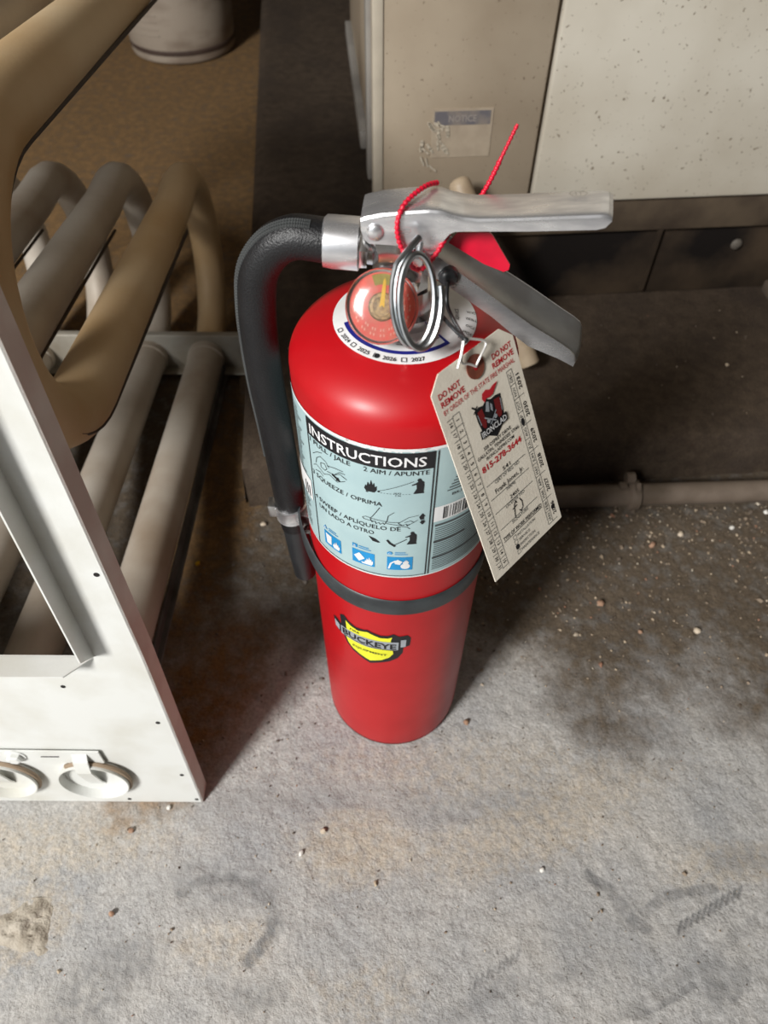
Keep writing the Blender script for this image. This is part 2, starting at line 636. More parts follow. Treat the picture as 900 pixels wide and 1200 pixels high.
# settled brown dirt: thick beside the pad and the pipe, thinning towards the swept front
edge = np.interp(X, [-0.5, -0.1, 0.05, 0.14, 0.24, 0.36, 0.6], [0.36, 0.36, 0.345, 0.285, 0.255, 0.275, 0.27])
dd = WY - edge + 0.09 * (vnoise(X, Y, 14, 8) - 0.5) + 0.05 * (vnoise(X, Y, 45, 9) - 0.5)
dirt_m = 0.98 * sstep(-0.075, 0.11, dd)
brown_shade_m = mx(0.9 * blob(225, 830, 0.05, 0.10, -20), 0.85 * blob(240, 600, 0.045, 0.20, 0), 0.9 * sstep(0.70, 0.95, Y) * (1 - sstep(-0.2, -0.1, X)))  # brown floor, with the shade gradient beside the pad painted into the colour
scuff_m = mx(0.8 * streak([(212, 1052), (238, 1037), (268, 1030), (292, 1040)], 0.006), 0.9 * streak([(316, 1085), (308, 1105), (288, 1130)], 0.0075),
             0.5 * streak([(290, 1038), (312, 1062), (318, 1088)], 0.012), 0.5 * blob(110, 1160, 0.06, 0.022, 20), 0.4 * blob(255, 1050, 0.05, 0.02),
             0.9 * streak([(690, 1022), (712, 1034)], 0.007), 0.65 * streak([(716, 1040), (736, 1072), (752, 1080)], 0.009),
             0.7 * streak([(750, 1062), (776, 1045), (808, 1042), (840, 1040)], 0.006), 0.22 * blob(700, 1090, 0.08, 0.02, 10), 0.45 * blob(870, 1005, 0.03, 0.015),
             0.35 * streak([(715, 1195), (770, 1165), (830, 1120), (888, 1080)], 0.008), 0.6 * streak([(742, 1192), (790, 1168), (812, 1152)], 0.004),
             0.5 * blob(835, 1140, 0.018, 0.011, 60, 0.3), 0.5 * blob(862, 1148, 0.014, 0.010, 30, 0.3), 0.5 * blob(680, 1142, 0.012, 0.008),
             0.4 * blob(585, 1180, 0.05, 0.012, 20), 0.45 * blob(300, 1175, 0.03, 0.012), 0.3 * blob(450, 940, 0.2, 0.015))
ticks = np.zeros_like(X)
for k in range(11):                                     # tread print
    x0, y0 = 796 + 7 * k, 1092 - 4.2 * k
    ticks = np.maximum(ticks, 0.95 * streak([(x0, y0), (x0 + 4, y0 - 13)], 0.0021, 0))
for k in range(8):
    x0, y0 = 556 + 7 * k, 1158 - 4.6 * k
    ticks = np.maximum(ticks, 0.6 * streak([(x0, y0), (x0 + 4, y0 - 12)], 0.0021, 0))

Z = 0.0012 * (vnoise(X, Y, 90, 11) - 0.5) + 0.0008 * (vnoise(X, Y, 240, 12) - 0.5)
Z *= (np.abs(X) < 0.7) & (Y > -0.05) & (Y < 0.7)
scuff_m *= 0.78
Z -= 0.0006 * scuff_m + 0.0009 * ticks
Z = Z - 0.001
ny, nx = X.shape
idx = np.arange(nx * ny).reshape(ny, nx)
quads = np.stack([idx[:-1, :-1], idx[:-1, 1:], idx[1:, 1:], idx[1:, :-1]], -1).reshape(-1, 4)
fm = bpy.data.meshes.new('floor')
fm.vertices.add(nx * ny)
fm.vertices.foreach_set('co', np.stack([X, Y, Z], -1).astype(np.float32).ravel())
fm.loops.add(quads.size)
fm.loops.foreach_set('vertex_index', quads.astype(np.int32).ravel())
fm.polygons.add(len(quads))
fm.polygons.foreach_set('loop_start', np.arange(0, quads.size, 4, dtype=np.int32))
fm.update(calc_edges=True)
fm.validate()
fm.shade_smooth()
for k, a in (('tan', tan_m), ('dirt', dirt_m), ('scuff', scuff_m), ('brown_shade', brown_shade_m), ('print', ticks)):
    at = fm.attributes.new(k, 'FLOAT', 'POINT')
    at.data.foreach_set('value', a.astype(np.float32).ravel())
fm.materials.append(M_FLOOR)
fo = bpy.data.objects.new('floor', fm)
COL.objects.link(fo)
tag(fo, 'dusty grey concrete floor with scuffs and brown dirt', kind='structure')

for nm, vf, m, lb in (('ceiling', box(-3.2, 3.2, -1.75, 3.7, 2.7, 2.8), M_CEIL, 'brown boarded ceiling of the shed'),
                      ('wall_back', box(-3.3, 3.3, 3.6, 3.7, 0, 2.7), M_WALL, 'grey wall at the back of the shed'),
                      ('wall_left', box(-3.3, -3.2, -1.75, 3.6, 0, 2.7), M_WALL, 'grey wall left of the shed'),
                      ('added_front_wall', join(box(-0.55, 3.3, -1.85, -1.75, 0, 2.7), box(-3.3, -0.55, -1.85, -1.75, 2.45, 2.7)), M_WALL, 'unseen grey wall added behind the viewer to narrow the doorway light'),  # unseen, added to cut fill from the front right
                      ('wall_right', box(3.2, 3.3, -1.75, 3.6, 0, 2.7), M_WALL, 'grey wall right of the shed')):
    tag(part(nm, vf, m), lb, kind='structure')


def padpt(s, t, z):
    p = PADC + PA * s + PB * t
    return (p.x, p.y, z)


# raised concrete pad, edges worn
PAD_H = 0.071
n_s, n_t = 90, 40
ss = np.linspace(0, 2.4, n_s * 2)
tt = np.concatenate([[0.0, 0.004, 0.012], np.linspace(0.03, 2.5, n_t)])
V, F = [], []
for j, t in enumerate(tt):
    for i, s in enumerate(ss):
        e = min(s, t)
        z = PAD_H - 0.007 * math.exp(-e / 0.006) + 0.0025 * (float(vnoise(np.array(s), np.array(t), 40, 21)) - 0.5) + 0.004 * (float(vnoise(np.array(s), np.array(t), 11, 22)) - 0.5)
        V.append(padpt(s, t, z))
w = len(ss)
for j in range(len(tt) - 1):
    for i in range(w - 1):
        F.append((j * w + i, j * w + i + 1, (j + 1) * w + i + 1, (j + 1) * w + i))
k0 = len(V)
for i, s in enumerate(ss): V.append(padpt(s, -0.004 - 0.004 * random.random(), -0.002))
for i in range(w - 1): F.append((i, k0 + i, k0 + i + 1, i + 1))
k1 = len(V)
for j, t in enumerate(tt): V.append(padpt(-0.004 - 0.004 * random.random(), t, -0.002))
for j in range(len(tt) - 1): F.append((j * w, (j + 1) * w, k1 + j + 1, k1 + j))
tag(part('floor_pad', (V, F), M_PADC, smooth=True, angle=50), 'raised grimy concrete pad behind the extinguisher', kind='structure')

# ------------------------------------------------------------------ cabinet on the pad
cabM = Matrix.Translation((-0.012, 0.8465, PAD_H)) @ Matrix.Rotation(math.radians(5.0), 4, 'Z')
cab = empty('metal_cabinet', matrix=cabM)
tag(cab, 'large dirty cream metal cabinet with a faded notice, standing on the concrete pad', 'cabinet')
CB = 0.152                                           # bottom of the sheet-metal body above the pad
part('body', bevel_box(0.0, 1.25, 0.012, 0.62, CB + 0.004, 1.35, 0.004), M_CABL, cab, True)
part('base', join(bevel_box(0.035, 1.25, 0.016, 0.58, 0.0, CB, 0.003), box(0.38, 0.386, 0.008, 0.016, 0.01, 0.11)),
     mat('sooty_base', lin(70, 58, 46), 0.85, col2=lin(24, 20, 18), scale=7, thresh=(0.4, 0.62), bump=0.2, bscale=120, spec=0.15), cab, True)
dl = part('door', bevel_box(0.006, 0.190, 0.0, 0.014, CB, 1.33, 0.003), M_CABL, cab, True)
dr = part('door', bevel_box(0.1945, 1.24, -0.002, 0.014, CB, 1.33, 0.004), M_CABR, cab, True)
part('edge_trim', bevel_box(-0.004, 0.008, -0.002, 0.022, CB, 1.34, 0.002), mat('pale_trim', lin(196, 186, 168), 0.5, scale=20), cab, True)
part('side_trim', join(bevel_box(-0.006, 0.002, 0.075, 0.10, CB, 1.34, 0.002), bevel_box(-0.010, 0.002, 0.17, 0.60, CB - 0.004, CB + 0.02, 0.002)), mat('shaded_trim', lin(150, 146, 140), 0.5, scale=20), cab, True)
part('base_lip', bevel_box(0.032, 1.25, 0.006, 0.02, 0.104, CB - 0.001, 0.003), mat('brown_lip', lin(88, 76, 62), 0.85, col2=lin(58, 48, 40), scale=12, thresh=(0.4, 0.65), bump=0.2, bscale=160, spec=0.2), cab, True)
part('rivet', sphere((0.50, 0.012, 0.075), 0.008, sc=(1, 0.5, 1)), mat('grey_rivet', lin(92, 86, 78), 0.7), cab, True)
part('foot', join(bevel_box(0.565, 0.66, -0.075, 0.01, 0.0, 0.018, 0.003), bevel_box(0.60, 0.612, -0.06, 0.012, 0.018, 0.09, 0.002)), mat('dusty_foot', lin(96, 84, 72), 0.8, scale=30), cab, True)
st = part('notice_sticker', box(0.064, 0.134, -0.0008, 0.0002, 0.214, 0.268), M_STICK, cab)
part('heading', box(0.0665, 0.131, -0.0012, -0.0007, 0.2505, 0.2655), M_STICKB, st)
part('lettering', lay(text2d('NOTICE', 7.0, 98.8, 254.2, 'C', 32, bold=0.02), lambda x, y: (x / 1000, -0.0015, y / 1000)), mat('worn_white', lin(146, 138, 132), 0.6), st)
scr = []
for k in range(16):
    x, z = 52 + 30 * rng.random(), 205 + 55 * rng.random()
    a = rng.normal(-55, 16)
    scr.append(stroke2d([(x, z), (x + 6 * math.cos(math.radians(a)), z + 6 * math.sin(math.radians(a))), (x + 11 * math.cos(math.radians(a)), z + 10 * math.sin(math.radians(a)))], 1.8 + 2.4 * rng.random()))
part('scrape', lay(join(*scr), lambda x, y: (x / 1000, -0.0017, y / 1000)), M_SCRAPE, dl)

# ------------------------------------------------------------------ pipes
pp = empty('floor_pipe', (0.165, 0.5525, 0.0))
tag(pp, 'dusty round pipe lying on the floor along the front of the pad', 'pipe')
pd = Vector((1, 0.047, 0)).normalized()
P = [Vector((0, 0, 0.0145)) + pd * t for t in np.linspace(0, 1.5, 16)]
part('pipe', tube(P, 0.0140, 20), M_PIPE, pp, True)
cl = Vector((0, 0, 0.0145)) + pd * 0.133
part('coupling', tube([cl, cl + pd * 0.002, cl + pd * 0.012, cl + pd * 0.014], [0.0165, 0.0195, 0.0195, 0.0165], 20), M_PIPE, pp, True)
part('clamp_bolt', join(tube([cl + pd * -0.004 + Vector((0, 0.010, 0.020)), cl + pd * 0.006 + Vector((0, 0.010, 0.020))], 0.0075, 12),
                        box(cl.x - 0.012, cl.x - 0.003, 0.004, 0.012, 0.024, 0.032)), M_PIPE, pp, True)
part('clamp_ear', extrude([(-0.021, -0.013), (-0.006, -0.016), (0.004, -0.013), (0.004, 0.020), (-0.004, 0.026), (-0.012, 0.022)], 0.005, 0.010,
                          lambda u, v, d: tuple(cl + pd * d + Vector((0, u * 0.9, v)))), M_PIPE, pp, True)

a, b = Vector((0.083, 0.823, 0.275)), Vector((0.185, 0.715, 0.0885))
lp = empty('leaning_pipe', (b.x, b.y, 0.071))
tag(lp, 'short cream capped pipe leaning against the cabinet behind the extinguisher handle', 'pipe')
off = Vector((b.x, b.y, 0.071))
d_ = (b - a).normalized()
P = [a - off + d_ * t for t in (0, 0.0015, 0.005, 0.010)] + [a - off + d_ * t for t in (0.03, 0.1, 0.15)] + [b - off]
part('pipe', tube(P, [0.004, 0.009, 0.0125, 0.0135, 0.0135, 0.0135, 0.0135, 0.0135], 20), M_PVC, lp, True)
part('collar', tube([a - off + d_ * 0.045, a - off + d_ * 0.047, a - off + d_ * 0.07, a - off + d_ * 0.072], [0.0137, 0.0152, 0.0152, 0.0137], 20), M_PVC, lp, True)

# ------------------------------------------------------------------ pail far behind
pl_ = empty('pail', (-0.515, 2.045, 0.0))
tag(pl_, 'dirty white round plastic pail standing on the brown floor at the back', 'pail')
prof = [(0.0, 0.0), (0.118, 0.0), (0.126, 0.004), (0.129, 0.012), (0.1275, 0.022), (0.129, 0.026), (0.132, 0.10), (0.138, 0.27)]
for k in range(4): prof += [(0.139, 0.275 + k * 0.02), (0.147, 0.277 + k * 0.02), (0.147, 0.281 + k * 0.02), (0.140, 0.283 + k * 0.02)]
prof += [(0.146, 0.362), (0.149, 0.368), (0.143, 0.37), (0.137, 0.36), (0.124, 0.01), (0, 0.008)]
part('bucket_body', lathe(prof, 56), M_PAIL, pl_, True)
part('bottom_band', lathe([(0.1277, 0.019), (0.1296, 0.021), (0.1304, 0.026), (0.1300, 0.030), (0.1287, 0.031)], 56), mat('pail_groove', lin(70, 54, 46), 0.7), pl_, True)
for z in (0.062, 0.076, 0.09, 0.104):
    part('ridge', tube([((0.1312 + (z - .05) * .04) * math.cos(t), (0.1312 + (z - .05) * .04) * math.sin(t), z) for t in np.linspace(-2.75, -1.75, 16)], 0.0012, 6), M_PAIL, pl_, True)
part('handle', tube(smooth_path([(-0.147, 0, 0.33), (-0.14, -0.07, 0.27), (-0.08, -0.135, 0.225), (0, -0.152, 0.21), (0.08, -0.135, 0.225), (0.14, -0.07, 0.27), (0.147, 0, 0.33)], 6), 0.0025, 8), M_STEELW, pl_, True)

# ------------------------------------------------------------------ heat exchanger leaning back on its rear rail
hx = empty('tube_heat_exchanger', (-0.166, 0.196, 0.0), rot=(math.radians(-7), 0, 0))
tag(hx, 'cream sheet metal heat exchanger frame with bent dusty tubes, left of the extinguisher', 'machine part')
SK = 0.025


def sk(x, y, z): return (x - SK * y, y, z)


part('front_panel', join(box(-0.48, 0.0, 0.0, 0.0016, 0.0, 0.237), extrude([(-0.0350, 0.237), (0.0, 0.237), (-0.009, 0.64), (-0.0350, 0.64)], 0.0, 0.0016, lambda x, z, d: (x, d, z)),
                         bevel_box(-0.48, -0.445, 0.0, 0.0016, 0.237, 0.64, 0.0006, 1), bevel_box(-0.48, 0.0, 0.0, 0.0016, 0.60, 0.64, 0.0006, 1)), M_CREAM, hx, True)
part('side_flange', join(extrude([(0.0, 0.0), (0.0, 0.237), (-0.009, 0.64), (-0.0108, 0.64), (-0.0018, 0.237), (-0.0018, 0.0)], 0.0, 0.017, lambda x, z, d: (x + 0.0001, d, z)), extrude([(-0.0005, 0.0), (-0.0005, 0.237), (-0.0095, 0.64), (-0.022, 0.64), (-0.012, 0.237), (-0.012, 0.0)], 0.0155, 0.017, lambda x, z, d: (x, d, z))), M_PRIMER, hx, True)
part('opening_flange', extrude([(0.0, 0.238), (-0.016, 0.254), (-0.016, 0.60), (0.0, 0.60)], -0.0352, -0.0340, lambda y, z, d: (d, y, z)), M_CREAM, hx)
part('opening_flange', extrude([(-0.445, 0.0), (-0.0352, 0.0), (-0.051, -0.016), (-0.43, -0.016)], 0.2360, 0.2372, lambda x, y, d: (x, y, d)), M_CREAM, hx)
for x, z in ((-0.008, 0.326), (-0.068, 0.199), (-0.010, 0.147), (-0.009, 0.056), (-0.067, 0.006), (-0.005, 0.006)):
    part('screw_hole', tube([(x, -0.0004, z), (x, 0.0004, z)], 0.0018, 10), M_HOLE, hx)
# burner brackets with round inlet rings
part('bracket_plate', extrude([(-0.48, 0.080), (-0.068, 0.084), (-0.0685, 0.103), (-0.48, 0.108)], -0.0032, -0.0018, lambda x, z, d: (x, d, z)), M_CREAM, hx)
part('bracket_screw', join(tube([(-0.1385, -0.002, 0.096), (-0.1385, -0.0075, 0.096), (-0.1385, -0.0085, 0.096)], [0.0062, 0.0062, 0.0045], 6), disc_mesh((-0.1385, -0.0032, 0.096), (0, -1, 0), 0.0085, 0.001)), M_CREAM, hx)
for cx in (-0.084, -0.164, -0.244, -0.324):
    c = (cx, 0.055)
    NS = 40
    ring = [(0.0295, 0.0), (0.0300, -0.006), (0.0298, -0.0085), (0.0288, -0.0085), (0.0282, -0.0065), (0.0275, 0.004)]
    V, F = [], []
    for r, y in ring:
        for k in range(NS):
            a = 2 * math.pi * k / NS
            V.append((c[0] + r * math.cos(a), y, c[1] + r * math.sin(a)))
    for i in range(len(ring) - 1):
        for k in range(NS):
            F.append((i * NS + k, i * NS + (k + 1) % NS, (i + 1) * NS + (k + 1) % NS, (i + 1) * NS + k))
    rg = part('inlet_ring', (V, F), M_CREAM, hx, True)
    part('ring_rim', tube([(c[0] + 0.0302 * math.cos(t), -0.0042, c[1] + 0.0302 * math.sin(t)) for t in np.linspace(-0.5, 2.2, 24)], 0.0022, 8), mat('tan_rim', lin(150, 130, 108), 0.6), rg, True)
    part('ring_dish', disc_mesh((c[0], 0.0, c[1]), (0, -1, 0), 0.0280, 0.0006, 36), M_CREAM, rg)
    sp = [(-0.0034, 0.100), (-0.0075, 0.092), (-0.0100, 0.078), (-0.0050, 0.052), (-0.0012, 0.041)]
    V, F = [], []
    for i, (y, z) in enumerate(sp):
        hw = 0.0062
        V += [(c[0] - 0.001 - hw, y, z), (c[0] - 0.001 + hw, y, z), (c[0] - 0.001 + hw, y + 0.0014, z - 0.0006), (c[0] - 0.001 - hw, y + 0.0014, z - 0.0006)]
    for i in range(len(sp) - 1):
        for k in range(4): F.append((4 * i + k, 4 * i + (k + 1) % 4, 4 * i + 4 + (k + 1) % 4, 4 * i + 4 + k))
    F += [(3, 2, 1, 0), tuple(4 * (len(sp) - 1) + k for k in range(4))]
    part('strap', (V, F), M_CREAM, rg)
part('bracket_slot', box(-0.118, -0.103, -0.0036, -0.0031, 0.0945, 0.0955), M_HOLE, hx)

RB, ZU, ZT, YF = 0.0975, 0.333, 0.528, 0.180
ZL, YR = 0.099, 0.575
for i in range(4):
    x0 = -0.063 - 0.081 * i
    low = [sk(x0 - 0.011, y, ZL) for y in np.linspace(0.002, 0.596, 14)]
    lt = part('lower_tube', tube(low, 0.0240, 20), M_TUBEG, hx, True)
    part('end_collar', tube([sk(x0 - 0.011, 0.586, ZL), sk(x0 - 0.011, 0.600, ZL)], 0.0258, 20), M_TUBEG, lt, True)
    path = []
    rr_ = (ZU + 0.001 - ZL) / 2
    for t in np.linspace(-90, 90, 16):
        path.append(sk(x0 - 0.005 - 0.005 * math.cos(math.radians((t + 90) / 2)), YR + 0.03 + 0.100 * math.cos(math.radians(t)), ZL + rr_ + rr_ * math.sin(math.radians(t))))
    path += [sk(x0, y, ZU + 0.001 * (y - YF) / (YR + 0.03 - YF)) for y in np.linspace(YR - 0.03, YF + 0.03, 10)]
    for t in np.linspace(-90, -270, 22):
        path.append(sk(x0, YF + RB * math.cos(math.radians(t)), (ZU + ZT) / 2 + RB * math.sin(math.radians(t))))
    path += [sk(x0, y, ZT + 0.03 * (y - YF)) for y in np.linspace(YF + 0.04, 0.64, 8)]
    m = M_TUBE if i == 0 else M_TUBEG
    sp = part('serpentine_tube', tube(path, [0.0205] * 16 + list(np.linspace(0.0205, 0.0236, 10)) + [0.0240] * 22 + list(np.linspace(0.0238, 0.0205, 8)), 22), m, hx, True)
    # folded weld seam along the flank of the front bend and the top pass
    q = [Vector(p) for p in path[17:]]
    part('seam', tube([p + Vector((0.0188, 0.0, -0.0146)) for p in q], 0.0018, 6), M_SEAM, sp, True)
part('rear_rail', join(bevel_box(-0.45, -0.018, 0.598, 0.602, 0.078, 0.132, 0.001, 1), bevel_box(-0.45, -0.018, 0.602, 0.612, 0.128, 0.131, 0.001, 1), bevel_box(-0.45, -0.018, 0.582, 0.602, 0.078, 0.081, 0.001, 1)), M_RAIL, hx, True)
part('bottom_rail', join(xform(bevel_box(-0.052, -0.042, 0.002, 0.596, 0.076, 0.079, 0.0008, 1), Matrix.Rotation(math.radians(1.6), 4, 'Z')), xform(bevel_box(-0.050, -0.047, 0.002, 0.596, 0.076, 0.092, 0.0008, 1), Matrix.Rotation(math.radians(1.6), 4, 'Z'))), M_DARKST, hx, True)
part('rear_post', join(bevel_box(-0.45, -0.435, 0.60, 0.62, 0.078, 0.62, 0.001, 1), bevel_box(-0.48, -0.45, 0.0, 0.62, 0.55, 0.62, 0.001, 1)), M_RAIL, hx, True)

# ------------------------------------------------------------------ fire extinguisher
R = 0.0635
ex = empty('fire_extinguisher', (0.0102, 0.3132, 0.0))
tag(ex, 'red fire extinguisher with pale blue instruction label and black hose, standing on the concrete floor', 'fire extinguisher')
ZS = 0.4315                                       # shoulder
DH = 0.0275


def dome_z(r): return ZS + DH * (max(0.0, 1 - (r / R) ** 2.25)) ** (1 / 2.05)


prof = [(0.0, 0.010), (0.05, 0.010), (0.0565, 0.002), (0.0595, 0.0005), (0.0618, 0.002), (0.0630, 0.006), (R, 0.012)]
prof += [(R, z) for z in np.linspace(0.04, ZS, 14)]
prof += [(R * math.cos(t), dome_z(R * math.cos(t))) for t in np.linspace(0.12, 1.36, 18)]
part('cylinder', lathe(prof, 96), M_RED, ex, True)
part('neck', lathe([(0.0185, 0.448), (0.0190, 0.458), (0.0190, 0.4645), (0.0160, 0.466), (0.0155, 0.478), (0.0, 0.478)], 40), M_CHROME, ex, True)
part('foot_scuff', lathe([(0.0603, 0.0006), (0.0622, 0.0018), (0.0632, 0.0045)], 96), mat('chipped_edge', lin(176, 20, 30), 0.45, col2=lin(214, 206, 196), scale=24, thresh=(0.60, 0.63)), ex, True)


def cm(off):
    return lambda s, z: ((R + off) * math.sin(s / (R * 1000)), -(R + off) * math.cos(s / (R * 1000)), z / 1000)


def sphi(deg): return math.radians(deg) * R * 1000   # mm along the cylinder


CUT = 3.5
# label sheet
lb = part('instruction_label', lay(rect2d(sphi(-118), 302, sphi(118), 421), cm(0.00025), CUT), M_LABEL, ex, True)
wh, bk, gr, wt, bl, ic = [], [], [], [], [], []
wh += [rect2d(sphi(-118), 419.2, sphi(118), 421.2), rect2d(sphi(-118), 301.4, sphi(118), 302.5)]
for k in range(26):                                # ragged worn top edge
    s = sphi(-30 + 60 * rng.random())
    wh.append(poly2d([(s, 421), (s + 3 + 3 * rng.random(), 421), (s + 2 + 2 * rng.random(), 418.0 + rng.random()), (s + 1, 418.4 + rng.random())]))
part('worn_edge', lay(join(wh[0], *wh[2:]), cm(0.0004), CUT), M_LABELW, lb)
part('lower_edge', lay(wh[1], cm(0.0004), CUT), M_LABELW, lb)
part('heading_bar', lay(rect2d(sphi(-55), 405.2, sphi(14.9), 418.3), cm(0.0005), CUT), M_INK, lb)
part('heading_lettering', lay(text2d('INSTRUCTIONS', 7.2, sphi(-52.6), 408.0, 'L', sphi(10.8) - sphi(-52.6), bold=0.012), cm(0.0008), CUT), M_INKW, lb)
for ph in (-55.3, 14.7, 16.4): bk.append(rect2d(sphi(ph) - 0.35, 303, sphi(ph) + 0.35, 418.2))
bk.append(rect2d(sphi(-55.3), 303.6, sphi(14.9), 304.1))


def T(s, h, p0, z, p1, bold=0.001): return text2d(s, h, sphi(p0), z, 'L', sphi(p1) - sphi(p0), bold)


bk += [T('1 PULL / JALE', 3.5, -53.6, 400.8, -26.6), T('2 AIM / APUNTE', 3.5, -19.6, 400.8, 12.6), T('3 SQUEEZE / OPRIMA', 3.6, -54.2, 373.4, -10.2),
       T('4 SWEEP / APLÍQUELO DE', 3.6, -54.2, 351.6, -0.4), T('UN LADO A OTRO', 3.6, -50.8, 345.4, -14.6)]
part('lettering', lay(join(*bk), cm(0.0006), CUT), M_INK, lb)


# line drawings and silhouettes
def man(x, z, k=1.0):
    P = [(-3.2, -6), (-1.4, -6), (-0.2, -2.6), (1.0, -6.0), (2.8, -6.0), (2.4, -4.4), (2.6, 0.5), (2.4, 3.4), (1.2, 4.6), (0.6, 6.4), (-0.6, 6.6), (-1.4, 5.4), (-0.8, 4.2), (-1.6, 3.2), (-4.2, 1.6), (-4.0, 0.9), (-1.6, 1.6), (-1.4, -1.8)]
    return poly2d([(x + a * k, z + b * k) for a, b in P])


def flame(x, z, k=1.0):
    P = [(-2.2, 0), (-3.4, 2.2), (-2.6, 5), (-2.0, 3.8), (-1.4, 7.6), (-0.4, 5.2), (0.4, 9.6), (1.2, 5.6), (2.0, 7.8), (2.4, 4.2), (3.4, 5.6), (3.4, 2.2), (2.2, 0)]
    return poly2d([(x + a * k, z + b * k) for a, b in P])


ic += [flame(sphi(-16.2), 384.6, 1.05), man(sphi(8.0), 391.6, 1.0), rect2d(sphi(-18.6), 383.8, sphi(-17.4), 384.4), circ2d(sphi(-12), 386.2, 0.7), line2d(sphi(-12), 386.6, sphi(5.2), 396.0, 0.35)]
for k in range(10): ic.append(rect2d(sphi(-11 + 1.55 * k), 385.2, sphi(-10.3 + 1.55 * k), 385.5))
ic += [text2d('10 FT', 1.3, sphi(-2.5), 385.4, 'C', 4.0), text2d('3 M', 1.3, sphi(-2.5), 383.4, 'C', 3.0)]
ic += [man(sphi(6.0), 344.2, 1.0), line2d(sphi(-3.5), 337.6, sphi(3.2), 343.6, 0.6),
       poly2d([(sphi(-7), 342.6), (sphi(-5.4), 339.6), (sphi(-2.6), 336.8), (sphi(-3.4), 335.4), (sphi(-6.4), 338.4), (sphi(-8.0), 341.8)]),
       poly2d([(sphi(-17.6), 343.0), (sphi(-14), 341.6), (sphi(-11.2), 338.6), (sphi(-12.4), 338.0), (sphi(-15.4), 338.8)])]
ic += [poly2d([(sphi(10.6) - 1, 361.6), (sphi(10.6) + 1, 361.6), (sphi(10.6) + 1, 364.4), (sphi(10.6) + 1.8, 364.4), (sphi(10.6), 367.4), (sphi(10.6) - 1.8, 364.4), (sphi(10.6) - 1, 364.4)]),
       poly2d([(sphi(10.9) - 1.8, 359.6), (sphi(10.9), 356.8), (sphi(10.9) + 1.8, 359.6), (sphi(10.9) + 1, 359.6), (sphi(10.9) + 1, 361.0), (sphi(10.9) - 1, 361.0), (sphi(10.9) - 1, 359.6)])]
lt_ = 0.36
h1 = [[(-52, 392), (-48, 396.5), (-44.5, 398.5)], [(-50, 386), (-49, 391), (-46, 394.5), (-42, 393.5), (-40, 390)], [(-46, 389.5), (-43, 391), (-41.5, 388), (-43, 385.5), (-46, 386), (-46, 389.5)],
      [(-41, 391), (-36, 393), (-31, 393.5)], [(-41.5, 386), (-36.5, 387), (-33, 390), (-29, 388)], [(-52.5, 382), (-50, 384.5), (-47, 383.5), (-44, 381.5)], [(-44, 381.5), (-40, 384.5), (-35, 382), (-30, 386)], [(-51, 379), (-47, 380.5), (-45, 379)], [(-36, 388), (-33, 391.5), (-30, 391.8)]]
h2 = [[(-20.8, 360), (-19, 361.4), (-15, 360.6), (-6, 359.6), (-1, 360)], [(-20.8, 360), (-20, 358.6), (-15, 358.4)], [(-15.5, 362.6), (-13.5, 367), (-11.5, 372)], [(-7.5, 361.6), (-7, 365.5), (-4, 369)],
      [(-15.5, 362.6), (-16.6, 360.4), (-15.6, 357.4), (-14, 358.8)], [(-14, 358.8), (-13.4, 356.6), (-12, 358.2), (-11.2, 356.6), (-9.8, 358.4), (-9, 357), (-7.4, 361.6)],
      [(-8, 358.2), (-3, 357.4), (1, 357.2)], [(0, 361), (3.5, 364.5), (8.6, 366)], [(2.5, 357.4), (5, 358.6), (8.2, 361.6)], [(0, 361), (-1.8, 359), (0.4, 357.2), (2.4, 358.4), (3, 356.6), (4.6, 358.4)], [(-3, 354.6), (-1, 356.4), (3, 355.4), (4.4, 353.8)], [(1.5, 360), (4.5, 361.4), (6, 360.2)]]
for P in h1 + h2: ic.append(stroke2d([(sphi(p), z) for p, z in P], lt_))
ic.append(poly2d([(sphi(-38), 387.2), (sphi(-34.6), 385.4), (sphi(-34.4), 386.6), (sphi(-33), 383.6), (sphi(-36), 382.8), (sphi(-35.4), 384.0), (sphi(-38.4), 385.8)]))
part('pictogram', lay(join(*ic), cm(0.0006), CUT), M_INK, lb)

